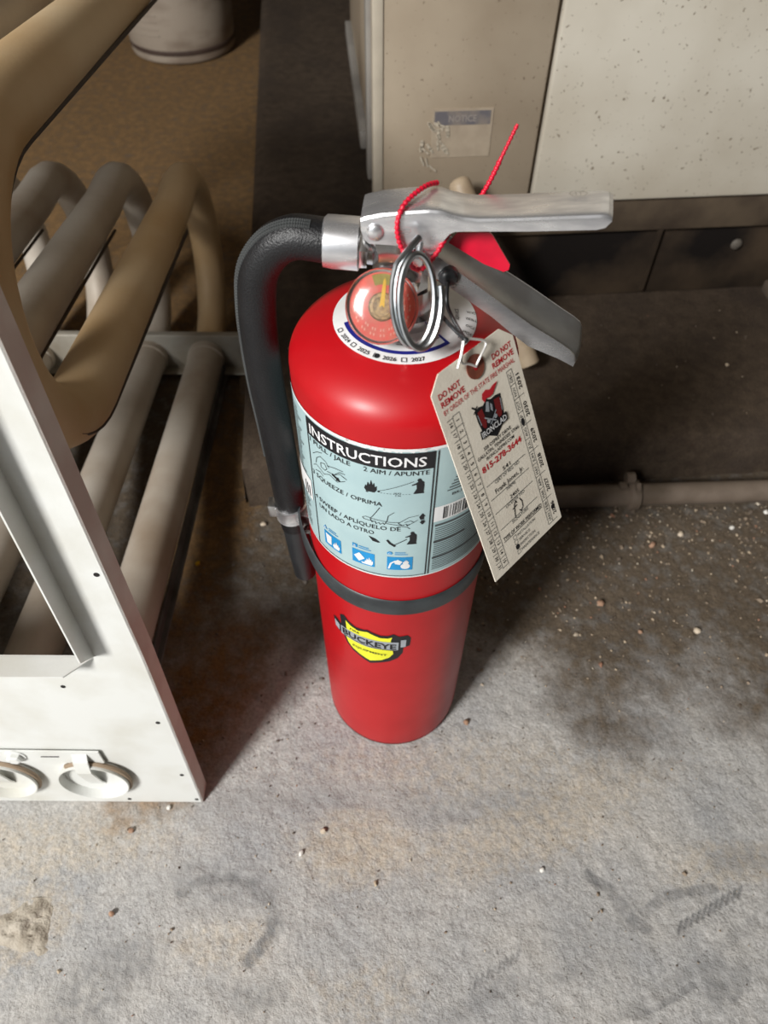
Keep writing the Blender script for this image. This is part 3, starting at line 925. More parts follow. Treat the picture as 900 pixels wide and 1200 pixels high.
# blue class boxes
for (p0, p1, kind) in ((-48.8, -35.6, 'A'), (-27.9, -14.4, 'B'), (-7.3, 7.0, 'C')):
    x0, x1 = sphi(p0), sphi(p1)
    w_ = x1 - x0
    bx = part('class_box', lay(rect2d(x0, 310.6, x1, 324.6), cm(0.0005), CUT), M_INKB, lb)
    q = []
    if kind == 'A':
        q += [poly2d([(x0 + 1.6, 322.6), (x0 + 7.0, 322.6), (x0 + 6.4, 313), (x0 + 2.4, 313)]), flame(x0 + 10.6, 312.4, 0.85)]
    elif kind == 'B':
        q += [poly2d([(x0 + 1.2, 318), (x0 + 5, 322.6), (x0 + 8.6, 317.8), (x0 + 4.6, 313.2)]), flame(x0 + 11.2, 312.4, 0.82), poly2d([(x0 + 6, 313.6), (x0 + 14, 313.6), (x0 + 13, 312), (x0 + 7, 312)])]
    else:
        q += [stroke2d([(x0 + 1.2, 312.4), (x0 + 2.4, 318), (x0 + 5, 320.6), (x0 + 8, 320)], 1.2), poly2d([(x0 + 5, 317.4), (x0 + 8, 316.6), (x0 + 9.6, 320), (x0 + 6.6, 322.2), (x0 + 4.4, 320.2)]), circ2d(x0 + 11.4, 315, 3.0, 14), flame(x0 + 11.6, 317.2, 0.55)]
    part('pictogram', lay(join(*q), cm(0.0007), CUT), M_INKW, bx)
    if kind == 'C': q = [circ2d(x0 + 1.6, 328.6, 1.7)]
    elif kind == 'B': q = [rect2d(x0 + 0.4, 327, x0 + 3.8, 330.4)]
    else: q = [poly2d([(x0 - 0.2, 327), (x0 + 3.4, 327), (x0 + 1.6, 330.6)])]
    for k in range(2): q.append(rect2d(x0 + 4.6, 327.2 + 1.9 * k, x0 + 12.6 - 1.4 * k, 327.9 + 1.9 * k))
    part('class_mark', lay(join(*q), cm(0.0006), CUT), M_INKB, bx)
    part('class_letter', lay(text2d(kind, 2.0, x0 + (1.6 if kind != 'B' else 2.1), 327.5, 'C'), cm(0.0008), CUT), M_INKW, bx)

# right and left columns: paragraphs too small to read, barcode
for z in np.arange(349.5, 306, -2.05):
    if int(z * 10) % 5 == 0 and False: continue
    gr.append(rect2d(sphi(18.4), z, sphi(18.4 + 42 + 6 * rng.random()), z + 0.75))
for z, a in ((352.0, 22), (335.5, 20), (318.5, 34)): gr.append(rect2d(sphi(18.0), z, sphi(18 + a), z + 1.9))
for k, z in enumerate((392, 389.6, 387.2, 384.8, 382.4)): gr.append(rect2d(sphi(27 - k), z, sphi(56), z + 0.8))
for z in (408, 402.5): gr.append(rect2d(sphi(30), z, sphi(44), z + 1.0))
for z in np.arange(412, 308, -2.7): gr.append(rect2d(sphi(-104), z, sphi(-62 - 6 * rng.random()), z + 0.8))
for sel in (lambda x, y: x < 0, lambda x, y: x > 0 and y < 355, lambda x, y: x > 0 and 355 <= y < 398, lambda x, y: x > 0 and y >= 398):
    part('paragraph', lay(join(*[g_ for g_ in gr if sel(*g_[0][0])]), cm(0.0006), CUT), M_INKG, lb)
part('maker_lettering', lay(T('BUCKEYE FIRE', 2.2, 26.0, 377.6, 58, 0.01), cm(0.0006), CUT), M_INKG, lb)
bc = part('barcode_sticker', lay(rect2d(sphi(17.0), 356.6, sphi(50), 370.4), cm(0.0005), CUT), M_LABELW, lb)
q, s = [], 22.0
while s < 47:
    wd = random.choice((0.35, 0.5, 0.9, 1.4))
    q.append(rect2d(sphi(s), 358.2, sphi(s) + wd, 369.0))
    s += wd * 0.9 + random.choice((0.5, 0.8, 1.3))
part('barcode', lay(join(*q), cm(0.0007), CUT), M_INK, bc)
ws = part('side_sticker', lay(rect2d(sphi(-96), 343, sphi(-57.6), 362), cm(0.0007), CUT), M_LABELW, lb)
part('barcode', lay(join(*[rect2d(sphi(-66 + 2.6 * k), 345, sphi(-66 + 2.6 * k) + 1.2, 355) for k in range(3)]), cm(0.0009), CUT), M_INK, ws)

# shield badge
lg = part('shield_badge', lay(poly2d([(sphi(-41.5), 227.5), (sphi(-38), 230.5), (sphi(-34), 225.5), (sphi(-28.5), 222.5), (sphi(-22), 224.0), (sphi(-20), 225.5), (sphi(-17.5), 224.0), (sphi(-11), 221.8), (sphi(-6), 222.8), (sphi(-2.5), 226.0), (sphi(1.5), 222.5), (sphi(7), 224.0), (sphi(9.2), 219.5), (sphi(8.8), 208.0), (sphi(4.5), 205.0),
                                                (sphi(4.2), 197), (sphi(1.0), 188.5), (sphi(-4.5), 182.5), (sphi(-11), 178.5), (sphi(-18.5), 173.5), (sphi(-25.5), 178.5), (sphi(-32), 183.5), (sphi(-36.5), 190), (sphi(-39.2), 199), (sphi(-44.5), 201.5), (sphi(-46.8), 205.0), (sphi(-48.4), 217.0), (sphi(-46.0), 218.0), (sphi(-41.0), 213.5)]), cm(0.0003), CUT), M_INK, ex)
part('badge_face', lay(poly2d([(sphi(-36.5), 224.5), (sphi(-32.5), 220.8), (sphi(-27), 219.0), (sphi(-22.5), 221), (sphi(-20), 222.3), (sphi(-17), 220.8), (sphi(-11.5), 218.4), (sphi(-6), 219.2), (sphi(-3.2), 221.2), (sphi(-4.2), 215), (sphi(-2.6), 203), (sphi(-2.2), 195.5), (sphi(-5.0), 189.0), (sphi(-10.5), 183.2), (sphi(-18.5), 178.2), (sphi(-26), 182.8), (sphi(-31.5), 187.2), (sphi(-35.2), 193), (sphi(-37), 200), (sphi(-36), 212)]), cm(0.0005), CUT), M_YELLOW, lg)
part('badge_banner', lay(join(poly2d([(sphi(-41), 200.5), (sphi(-41), 212.5), (sphi(-20), 213.0), (sphi(1.2), 214.4), (sphi(1.0), 202.2), (sphi(-20), 199.8)]), poly2d([(sphi(-46.3), 205.2), (sphi(-46.8), 214.4), (sphi(-42.4), 211.6), (sphi(-42.4), 202.6)]), poly2d([(sphi(2.6), 206.4), (sphi(2.6), 217.6), (sphi(6.2), 218.0), (sphi(6.0), 207.2)])), cm(0.0007), CUT), M_SILVER, lg)
part('badge_lettering', lay(join(text2d('BUCKEYE', 7.6, sphi(-39.6), 203.6, 'L', sphi(-0.2) - sphi(-39.6), bold=0.03), rect2d(sphi(-39), 201.4, sphi(-1), 202.2), text2d('FIRE', 2.6, sphi(-33), 215.2, 'L', 8.0, bold=0.01), text2d('EQUIPMENT', 2.6, sphi(-31.5), 192.0, 'L', sphi(-6.5) - sphi(-31.5), bold=0.01)), cm(0.0009), CUT), M_INK, lg)

# black strap around the cylinder, pulled towards the hose clip on the left
V, F = [], []
NSEG = 120
for k in range(NSEG):
    ph = math.radians(-180 + 360 * k / NSEG)
    deg = math.degrees(ph)
    bulge = math.exp(-((deg + 92) / 22) ** 2)
    r0, zc = R + 0.0004 + 0.006 * bulge, 0.2645 + 0.018 * bulge
    for r, dz in ((r0, -0.0085), (r0 + 0.0016, -0.0078), (r0 + 0.0016, 0.0070), (r0, 0.0085)):
        V.append((r * math.sin(ph), -r * math.cos(ph), zc + dz))
for k in range(NSEG):
    l = (k + 1) % NSEG
    for j in range(4): F.append((4 * k + j, 4 * l + j, 4 * l + (j + 1) % 4, 4 * k + (j + 1) % 4))
sb = part('strap', (V, F), M_STRAP, ex, True, 50)

# ---- valve head, in its own turned frame: a = along the handle, b = away, z up
VY = math.radians(-4)
AX = Vector((math.cos(VY), math.sin(VY), 0))
BX = Vector((-math.sin(VY), math.cos(VY), 0))


def vf(a, b, z):
    p = AX * (a / 1000) + BX * (b / 1000)
    return (p.x, p.y, z / 1000)


oct_ = lambda w, d, c: [(-w + c, -d), (w - c, -d), (w, -d + c), (w, d - c), (w - c, d), (-w + c, d), (-w, d - c), (-w, -d + c)]
V, F = [], []
levels = [(476, 13.5, 13.5, 5), (480, 13.8, 13.8, 5), (484, 13.5, 11.6, 3.4), (497, 13.5, 11.0, 3), (503, 15, 9.4, 2.4), (509, 14, 8.8, 2.2)]
for z, w_, d__, c in levels:
    for a, b in oct_(w_, d__, c): V.append(vf(a - 2.5, b, z))
for i in range(len(levels) - 1):
    for k in range(8): F.append((8 * i + k, 8 * i + (k + 1) % 8, 8 * i + 8 + (k + 1) % 8, 8 * i + 8 + k))
F += [tuple(range(8))[::-1], tuple(8 * (len(levels) - 1) + k for k in range(8))]
part('valve_body', (V, F), M_CHROME, ex, True, 25)
part('outlet', join(tube([vf(-8, 0, 494.5), vf(-24, 0, 496)], 0.0088, 6), tube([vf(-18.5, 0, 495.6), vf(-22, 0, 495.9), vf(-24.5, 0, 496.0)], [0.0108, 0.0112, 0.0104], 6)), M_CHROME, ex, True, 25)

# carrying handle: folded channel
HW = 11.6
tops = [(-21, 515.2), (-19.5, 516.0), (-12, 518.0), (-1, 519.6), (10, 520.8), (15, 520.6), (20, 519.0), (25, 518.0), (32, 517.6), (50, 518.8), (70, 520.6), (86, 522.0), (88.5, 521.8), (90.5, 520.6)]
bots = [(-21, 510), (-19.6, 505.5), (-17.3, 503.4), (-8, 503.2), (7.6, 502.7), (10.2, 500.4), (11.6, 499.3), (13.2, 500.4), (19.6, 510.0), (22, 511.2), (26, 511.6), (55, 513.0), (85, 515.2), (88.5, 516.4), (90.5, 519.4)]
stn = sorted(set([a for a, _ in tops] + [a for a, _ in bots]))
V, F = [], []
for a in stn:
    zt = float(np.interp(a, [p[0] for p in tops], [p[1] for p in tops]))
    zb = float(np.interp(a, [p[0] for p in bots], [p[1] for p in bots]))
    pr = []
    for side in (-1, 1):
        q_ = [(HW, zb), (HW, max(zb + 0.2, zt - 2.4)), (HW - 0.25, max(zb + 0.4, zt - 1.1)), (HW - 0.95, zt - 0.1), (HW - 2.2, zt + 0.45), (HW * 0.4, zt + 0.9)]
        q_ = [(side * b, z) for b, z in q_]
        pr += q_ if side < 0 else q_[::-1]
    inn = []
    for side in (1, -1):
        q_ = [(HW - 1.4, zb), (HW - 1.4, max(zb + 0.1, zt - 2.4)), (HW - 2.4, max(zb + 0.1, zt - 1.0)), (HW * 0.4, max(zb + 0.1, zt - 0.6))]
        q_ = [(side * b, z) for b, z in q_]
        inn += q_ if side > 0 else q_[::-1]
    for b, z in pr + inn: V.append(vf(a + (b + HW) * 0.13 * float(np.clip((a - 70) / 20, 0, 1)), b, z))
npf = len(pr) + len(inn)
for i in range(len(stn) - 1):
    for j in range(npf): F.append((i * npf + j, i * npf + (j + 1) % npf, (i + 1) * npf + (j + 1) % npf, (i + 1) * npf + j))
F += [tuple(range(npf))[::-1], tuple((len(stn) - 1) * npf + k for k in range(npf))]
hd = part('carry_handle', (V, F), M_ALU, ex, True, 22)
part('pivot_rivet', join(sphere(vf(-14.3, -HW - 0.2, 509.3), 0.0043, 14, 8, (1, 0.42, 1))), M_ALU, hd, True)
# stamped mark near the end of the handle
mk = join(*[stroke2d(p, 0.5) for p in ([(74, 0), (72.5, 2.2), (74, 4.4), (79, 4.4), (80.5, 2.2), (79, 0), (74, 0)], [(75.4, 0.8), (75.4, 3.6)], [(77.4, 0.8), (77.4, 3.6), (78.8, 3.6)])])
part('stamped_mark', lay(mk, lambda x, y: vf(x, y + 2, 523.05 + (x - 72) * 0.085)), M_ALUD, hd)

# squeeze lever: channel open to the top, widening downwards to the right
lev = [(9, 500.5, 489.5, 503.0), (14, 498.4, 488.6, 500.5), (28, 488.2, 479.0, 491.6), (44, 476.6, 467.6, 482.4), (56, 467.8, 457.6, 475.2), (65, 461.4, 450.6, 469.6), (75, 455.4, 446.4, 463.0), (83, 450.6, 443.4, 457.2), (88, 447.2, 441.2, 453.6), (91.5, 444.0, 439.6, 450.4), (93.2, 440.8, 438.8, 447.0)]
V, F = [], []
LW = 10.8
for a, zn, zb, zf in lev:
    e = float(np.clip((a - 78) / 15, 0, 1))
    dip = 3.2 * (1 - 0.5 * e)
    mid = (zn + zf) / 2 - dip
    pr = [(-LW - 2.6, zb), (-LW - 1.4, (zn + zb) / 2), (-LW, zn - 0.5), (-LW + 0.5, zn), (-LW + 1.2, zn - 0.3), (-LW + 2.6, zn - 1.6 + 0.6 * e), (-4, mid - 0.4), (3, mid + 0.6), (LW - 2.4, zf - 1.6), (LW - 1.0, zf - 0.2), (LW - 0.2, zf), (LW, zf - 0.6),
          (LW, zb + 3), (LW - 1.2, zb + 3), (LW - 1.4, zf - 3.2), (3, mid - 1.0), (-4, mid - 1.9), (-LW + 1.6, zn - 3.0), (-LW - 1.4, zb)]
    pr = [(b, max(z, zb) if k not in (0,) else z) for k, (b, z) in enumerate(pr)]
    for b, z in pr: V.append(vf(a + (b + LW) * 0.18 * e - 1.5 * e * (abs(b) / LW) ** 2, b, z))
npf = 19
for i in range(len(lev) - 1):
    for j in range(npf): F.append((i * npf + j, i * npf + (j + 1) % npf, (i + 1) * npf + (j + 1) % npf, (i + 1) * npf + j))
F += [tuple(range(npf))[::-1], tuple((len(lev) - 1) * npf + k for k in range(npf))]
lv = part('squeeze_lever', (V, F), M_ALU, ex, True, 40)
lv.data.materials.append(mat('dim_reflection_aluminium', (0.44, 0.44, 0.43), 0.45, 0.9, col2=(0.36, 0.35, 0.34), scale=60))
for i in range(len(lev) - 1):                       # dim reflection painted into the lever's trough as darker metal
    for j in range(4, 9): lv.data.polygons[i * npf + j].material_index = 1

# pressure gauge
gn = (-BX * math.cos(math.radians(36)) + Vector((0, 0, 1)) * math.sin(math.radians(36)) - AX * 0.10).normalized()
gc = Vector(vf(-9.6, -25.0, 478.6))
gr_ = Matrix.Translation(gc) @ gn.to_track_quat('Z', 'Y').to_matrix().to_4x4()
G = lambda vf_: xform(vf_, gr_)
gg = part('pressure_gauge', G(lathe([(0.0, -0.009), (0.013, -0.009), (0.0155, -0.0075), (0.0168, -0.004), (0.0170, -0.0005), (0.0166, 0.0008), (0.0155, 0.0005), (0.0, 0.0)], 44)), M_CHROME, ex, True)
part('stem', tube([tuple(gc - gn * 0.008), tuple(gc - gn * 0.015 + BX * 0.004), vf(-4, -8, 486)], 0.0055, 14), M_CHROME, gg, True)
part('dial', G(lathe([(0.0153, 0.0004), (0.0153, 0.0012), (0.0, 0.0013)], 44)), mat('dial_red', lin(226, 88, 70), 0.5, scale=300, col2=lin(216, 104, 84)), gg, True)
fan = [(0, 0)] + [(15 * math.sin(t), 15 * math.cos(t)) for t in np.linspace(-0.30, 0.30, 7)]
gl = lambda h: (lambda x, y: tuple(gr_ @ Vector((x / 1000, y / 1000, h))))
part('dial_green', lay(poly2d([(10 * math.sin(t), 10 * math.cos(t)) for t in np.linspace(-0.45, 0.35, 7)] + [(14.6 * math.sin(t), 14.6 * math.cos(t)) for t in np.linspace(0.35, -0.45, 7)]), gl(0.0015)), mat('dial_green_ink', lin(160, 150, 60), 0.5), gg)
part('needle', lay(poly2d([(-1.2, 0), (1.2, 0), (0.7, 11.5), (0.0, 13.0), (-0.7, 11.5)]), gl(0.0021)), mat('needle_yellow', lin(240, 196, 40), 0.5), gg)
part('dial_hub', G(lathe([(0.0066, 0.0014), (0.0062, 0.0018), (0.0058, 0.0015), (0.0046, 0.0016), (0.0043, 0.0019), (0.0026, 0.0017), (0.0, 0.0022)], 30)), mat('hub_brass', lin(176, 150, 104), 0.5, 0.3, col2=lin(120, 96, 66), scale=600), gg, True)
q = []
for k in range(34):
    t = math.radians(60 + 240 * k / 33)
    for rr in (10.6, 13.0):
        if (k + int(rr)) % 3: q.append(rect2d(rr * math.sin(t) - 0.35, rr * math.cos(t) - 0.6, rr * math.sin(t) + 0.35, rr * math.cos(t) + 0.6))
part('dial_print', lay(join(*q), gl(0.0016)), mat('dial_print_ink', lin(240, 170, 150), 0.5), gg)
glass = bpy.data.materials.new('clear_lens')
glass.use_nodes = True
gb = glass.node_tree.nodes['Principled BSDF']
gb.inputs['Base Color'].default_value = (1, 0.97, 0.95, 1)
gb.inputs['Roughness'].default_value = 0.14
gb.inputs['IOR'].default_value = 1.45
gb.inputs['Transmission Weight'].default_value = 1.0
part('lens', G(lathe([(0.0168, 0.0005), (0.0176, 0.002), (0.0177, 0.0046), (0.0168, 0.0064), (0.014, 0.0074), (0.008, 0.0079), (0.0002, 0.008)], 44)), glass, gg, True)

# year disc around the neck
DR = 0.0380


def dm(off): return lambda x, y: ((y / 1000) * math.sin(x), -(y / 1000) * math.cos(x), dome_z(y / 1000) + off)


V, F = [], []
rs = [0.0186, 0.024, 0.029, 0.034, DR]
for r_ in rs:
    for k in range(72):
        t = 2 * math.pi * k / 72
        V.append((r_ * math.sin(t), -r_ * math.cos(t), dome_z(r_) + 0.0005))
for i in range(len(rs) - 1):
    for k in range(72): F.append((i * 72 + k, i * 72 + (k + 1) % 72, (i + 1) * 72 + (k + 1) % 72, (i + 1) * 72 + k))
yd = part('year_disc', (V, F), M_LABELW, ex, True)


def arcband(d0, d1, r0, r1, n=24):
    v = []
    for k in range(n + 1):
        t = math.radians(d0 + (d1 - d0) * k / n)
        v += [(t, r0), (t, r1)]
    return v, [(2 * k, 2 * k + 1, 2 * k + 3, 2 * k + 2) for k in range(n)]


part('navy_arc', lay(join(arcband(-76, 44, 30.6, 32.6), arcband(-77, -74, 26, 32.6, 2), arcband(41, 44, 22, 32.6, 3)), dm(0.0009)), M_NAVY, yd)
part('thin_arc', lay(arcband(-10, 40, 26.4, 26.9), dm(0.0009)), M_INK, yd)
txt = []


def arctext(s, h, deg, r, width=None):
    v, f = text2d(s, h, 0, 0, 'C', width, bold=0.012)
    return [(math.radians(deg) + x / r, r - y) for x, y in v], f


for s, dg in (('2024', -58), ('2025', -36), ('2026', -13), ('2027', 10)):
    txt.append(arctext(s, 2.2, dg, 36.9, 7.2))
    b0 = math.radians(dg) - 6.6 / 36
    for P in ([(b0 - 0.05, 34.7), (b0 + 0.02, 34.7), (b0 + 0.02, 36.9), (b0 - 0.05, 36.9), (b0 - 0.05, 34.7)],):
        for (t0, r0), (t1, r1) in zip(P[:-1], P[1:]):
            if abs(r1 - r0) < 0.1: txt.append(([(t0, r0 - .17), (t1, r0 - .17), (t1, r0 + .17), (t0, r0 + .17)], [(0, 1, 2, 3)]))
            else: txt.append(([(t0 - .005, r0), (t0 + .005, r0), (t0 + .005, r1), (t0 - .005, r1)], [(0, 1, 2, 3)]))
    if s == '2026': txt.append(([(b0 + 0.04 * math.cos(t), 35.8 + 1.4 * math.sin(t)) for t in np.linspace(0, 5.6, 8)], [tuple(range(8))]))
part('year_lettering', lay(join(*txt), dm(0.0010)), M_INK, yd)
txt = []
for s, dg in (('AUG', 96), ('SEPT', 86), ('OCT', 76), ('NOV', 67), ('DEC', 58)):
    v, f = text2d(s, 1.9, 0, 0, 'C', 5.0 if s != 'SEPT' else 6.4, bold=0.01)
    txt.append(([(math.radians(dg) - y / 35.0, 35.2 + x) for x, y in v], f))
part('month_lettering', lay(join(*txt), dm(0.0010)), M_INK, yd)
txt = []
v, f = text2d('SERVICE', 2.0, 0, 0, 'C', 9.5, bold=0.01)
txt.append(([(math.radians(88) + x / 28.0, 28.5 - y) for x, y in v], f))
part('service_lettering', lay(join(*txt), dm(0.0010)), M_INK, yd)

# hose with ferrule, clip and nozzle
hp = [(-36, 0, 496.4), (-46, 0.3, 497.6), (-56, 0.8, 497.3), (-66.5, 1.5, 491.0), (-75.6, 2.2, 477.0), (-79.4, 2.8, 457.0), (-81.0, 3.2, 434.0), (-81.4, 3.6, 402.0), (-80.4, 4, 367.0), (-79.3, 4, 325.0), (-78.3, 4, 281.0), (-77.0, 4, 262.0)]
hose_path = smooth_path([vf(*p) for p in hp], 8)
ho = part('hose', tube(hose_path, 0.0106, 22), M_RUBBER, ex, True)
fr_ = frames(hose_path)
braid = []
for j in range(3):
    pts = []
    for i, (p, t, u, w_) in enumerate(fr_[8:70]):
        outw = (Vector(p) - Vector(vf(-40, 3, 430)))
        outw = (outw - t * outw.dot(t)).normalized()
        side = t.cross(outw)
        pts.append(p + (outw * math.cos((j - 1) * 0.16 - 0.35) + side * math.sin((j - 1) * 0.16 - 0.35)) * 0.0106)
    rad = [0.0006 + 0.0004 * (k % 2) for k in range(len(pts) * 3 - 2)]
    fine_ = [pts[k // 3].lerp(pts[min(k // 3 + 1, len(pts) - 1)], (k % 3) / 3) for k in range(len(pts) * 3 - 2)]
    braid.append(tube(fine_, rad, 5))
part('braid', join(*braid), mat('worn_rubber', lin(70, 72, 72), 0.5), ho, True)
part('ferrule', tube([vf(-22.5, 0, 496), vf(-23, 0, 496), vf(-36, 0, 496.5), vf(-39.5, 0.1, 496.8), vf(-40, 0.1, 496.8)], [0.0100, 0.0125, 0.0125, 0.0122, 0.0108], 24), M_ALU, ho, True, 20)
nz_ = [vf(-77.2, 4, 266), vf(-76.6, 4, 246), vf(-75.8, 4, 222), vf(-74.8, 4, 198), vf(-74.7, 4, 196)]
part('nozzle', tube(nz_, [0.0100, 0.0098, 0.0094, 0.0090, 0.0082], 20), M_PLASTIC, ho, True)
c0, c1 = Vector(vf(-78.4, 4, 287)), Vector(vf(-77.7, 4, 273.5))
part('clip_band', tube([c0, c0.lerp(c1, 0.02), c0.lerp(c1, 0.1), c0.lerp(c1, 0.9), c0.lerp(c1, 0.98), c1], [0.0108, 0.0121, 0.0117, 0.0117, 0.0121, 0.0108], 24), M_ALU, ho, True, 40)
part('clip_arm', join(xform(bevel_box(-0.0045, 0.0045, -0.009, 0.009, -0.007, 0.007, 0.001), Matrix.Translation(vf(-67.0, 1, 280)) @ Matrix.Rotation(VY, 4, 'Z')), tube([vf(-64.5, -9, 276), vf(-64.5, -13, 276)], 0.0026, 8),
                      tube([vf(-64, -8, 268), vf(-57, -18, 264)], 0.0008, 6), xform(bevel_box(-0.003, 0.003, -0.006, 0.004, -0.006, 0.006, 0.001), Matrix.Translation(vf(-91.5, 4, 282)))), M_ALUD, ho, True)

# pull pin with its double ring, bolt and cable
coil = []
for k in range(74):
    t = k / 73
    a = math.radians(100 + 640 * t)
    ca, sa = math.cos(a), math.sin(a)
    coil.append(Vector(vf(3.4 + 6.2 * t + 8.6 * ca - 1.6 * sa, -33.5 - 1.6 * t + 3.0 * ca + 10.0 * sa, 489.5 + 18.0 * sa - 1.0 * t)))
coil = [Vector(vf(6.0, -17.0, 511.0)), Vector(vf(2.8, -21.5, 509.0))] + coil[3:]
pr_ = part('pull_ring', tube(smooth_path(coil, 2), 0.00165, 10), M_STEELW, ex, True)
part('pull_pin', tube([vf(6.0, -24.0, 505.5), vf(6.4, -16, 504.6), vf(6.5, -10, 504.2), vf(6.5, 14, 503.8)], 0.0015, 10), M_STEELW, pr_, True)
part('bolt_cap', join(sphere(vf(20.6, -13.0, 488.5), 0.0046, 16, 10, (1, 0.7, 1)), tube([vf(20.6, -10, 488.5), vf(20.6, -13, 488.5)], 0.0050, 16)), M_PLASTIC, ex, True)

# ------------------------------------------------------------------ red tamper seal threaded over the handle
ts = empty('tamper_seal', (0.0102, 0.3132, 0.497))
tag(ts, 'thin red beaded plastic seal looped over the metal handle', 'seal')


def sf(a, b, z):
    p = vf(a, b, z)
    return (p[0], p[1], p[2] - 0.497)


sp = smooth_path([sf(*p) for p in ((13, 10, 522.8), (8, 3, 524.8), (2, -5, 524.0), (-2.2, -11, 521.4), (-4.2, -13.8, 515.0), (-3.2, -14.2, 507.0), (0.2, -15.4, 500.5), (4.5, -20, 497.0), (9, -19.0, 497.2), (13, -15, 500.0), (16, -12.6, 504.0), (19.5, -6, 507.4), (23, 3, 508.6), (28, 12, 509.5), (33, 17.5, 512.0), (37.5, 21, 519.0), (42, 25, 529.0), (47.5, 29.5, 541.5))], 20)
L_, rad, pts = 0.0, [], []
acc = [0]
for i in range(1, len(sp)): acc.append(acc[-1] + (sp[i] - sp[i - 1]).length)
tot = acc[-1]
n_ = int(tot / 0.00045)
j = 0
for k in range(n_ + 1):
    d = tot * k / n_
    while j < len(acc) - 2 and acc[j + 1] < d: j += 1
    t = (d - acc[j]) / max(1e-9, acc[j + 1] - acc[j])
    pts.append(sp[j].lerp(sp[j + 1], t))
    rad.append((0.00080 + 0.00050 * abs(math.sin(math.pi * d / 0.0023))) * (1.0 if d < tot - 0.016 else 0.75))
part('beaded_strand', tube(pts, rad, 8), M_REDPL, ts, True, 80)
part('flag', extrude([(20, 498.5), (23.5, 503.6), (38.7, 504.6), (40.5, 503.0), (50.6, 488.2), (50.4, 485.4), (48.0, 484.2), (38, 488)], 0.5, 1.6, lambda a, z, b: sf(a, b, z)), M_REDPL, ts)

# ------------------------------------------------------------------ inspection tag
U = Vector((0.6894, 0.7241, 0.0176)).normalized()
Vv = Vector((-0.3439, 0.3058, 0.8878))
Vv = (Vv - U * Vv.dot(U)).normalized()
Nn = U.cross(Vv)
O = Vector((0.0601, 0.2063, 0.3642))
tM = Matrix(((U.x, -Nn.x, Vv.x, O.x), (U.y, -Nn.y, Vv.y, O.y), (U.z, -Nn.z, Vv.z, O.z), (0, 0, 0, 1)))
tg = empty('inspection_tag', matrix=tM)
tag(tg, 'cream cardboard inspection tag with red and black print hanging from the extinguisher by a wire', 'tag')
TW, TH = 60.3, 120.6
outline = [(0, 0), (TW, 0), (TW, TH - 7.2), (TW - 8, TH), (8, TH), (0, TH - 7.2)]


def bow(x, y): return 0.0                        # the card is stiff and flat


def tmap(h): return lambda x, y: (x / 1000, -h, y / 1000)


card = part('card', extrude([(x / 1000, y / 1000) for x, y in outline], 0.0, 0.0005, lambda x, y, d: (x, d, y)), M_CARD, tg)
K, KG, RD = [], [], []
RD += [text2d('DO NOT', 2.9, 3.6, 109.2, 'L', 15.0, 0.018), text2d('REMOVE', 2.9, 3.6, 105.0, 'L', 16.6, 0.018), text2d('DO NOT', 2.9, 42.6, 109.2, 'L', 14.6, 0.018), text2d('REMOVE', 2.9, 41.2, 105.0, 'L', 16.2, 0.018),
       text2d('BY ORDER OF THE STATE FIRE MARSHAL', 2.5, 3.6, 101.0, 'L', 53.0, 0.0), text2d('815-278-3644', 3.3, 30.6, 60.6, 'C', 31.6, 0.024)]
K += [text2d('328 Osprey Drive'.upper(), 1.9, 30.8, 71.0, 'C', 21.8, 0.008), text2d('Gallatin, Tennessee 37066'.upper(), 1.9, 30.7, 68.2, 'C', 33.0, 0.008), text2d('IRONCLADFIRE.COM', 1.8, 30.9, 65.4, 'C', 22.2, 0.008),
      text2d('541', 2.2, 31.2, 53.7, 'C', 6.0, 0.004), text2d('Frank Jones, Jr.', 2.7, 30.6, 45.4, 'C', 23.5, 0.004), text2d('2405', 2.2, 31.0, 36.3, 'C', 7.2, 0.004),
      text2d('TYPE OF WORK PERFORMED', 2.2, 30.7, 17.2, 'C', 33.4, 0.012), rect2d(14, 16.4, 47.4, 16.75)]
KG += [text2d('CERT OF REG. NO', 1.8, 30.4, 50.6, 'C', 20), text2d('NAME', 1.8, 30.4, 42.2, 'C', 7), text2d('LICENSE NO', 1.8, 30.4, 33.4, 'C', 15.6), text2d('SIGNATURE', 1.8, 30.4, 22.4, 'C', 13.6)]
for y in (52.8, 44.0, 35.4, 24.8): KG.append(line2d(14.2, y, 46, y - 0.2, 0.28))
for s, y in (('INSTALLATION', 13.2), ('SERVICE', 9.9), ('INSPECTION', 6.6), ('MAINTENANCE', 3.3)):
    w_ = {'INSTALLATION': 15.4, 'SERVICE': 9.6, 'INSPECTION': 13.0, 'MAINTENANCE': 15.8}[s]
    KG += [text2d(s, 1.7, 24.4, y, 'L', w_), frame2d(20.8, y - 0.3, 23.4, y + 2.2, 0.22)]
K += [circ2d(22.1, 7.6, 1.5, 10, 1.7), circ2d(50.9, 69.3, 1.3, 9, 2.2), circ2d(55.6, 11.2, 1.6, 9)]
# day columns
KG += [line2d(12.6, 98.2, 12.2, 3.4, 0.26), line2d(7.6, 98.2, 7.4, 3.4, 0.26)]
for k in range(16):
    y = 98.2 - 6.3 * k
    KG.append(line2d(7.5, y, 12.5, y, 0.24))
    if k < 15: K.append(text2d(str(k + 1), 2.2, 9.1, y - 3.15, 'C', None, 0.008, -90))
for k in range(16):
    y = 97.6 - 5.92 * k
    KG.append(line2d(3.6, y, 7.5, y, 0.24))
    K.append(text2d(str(16 + k), 2.1, 4.5, y - 2.9, 'C', None, 0.008, -90))
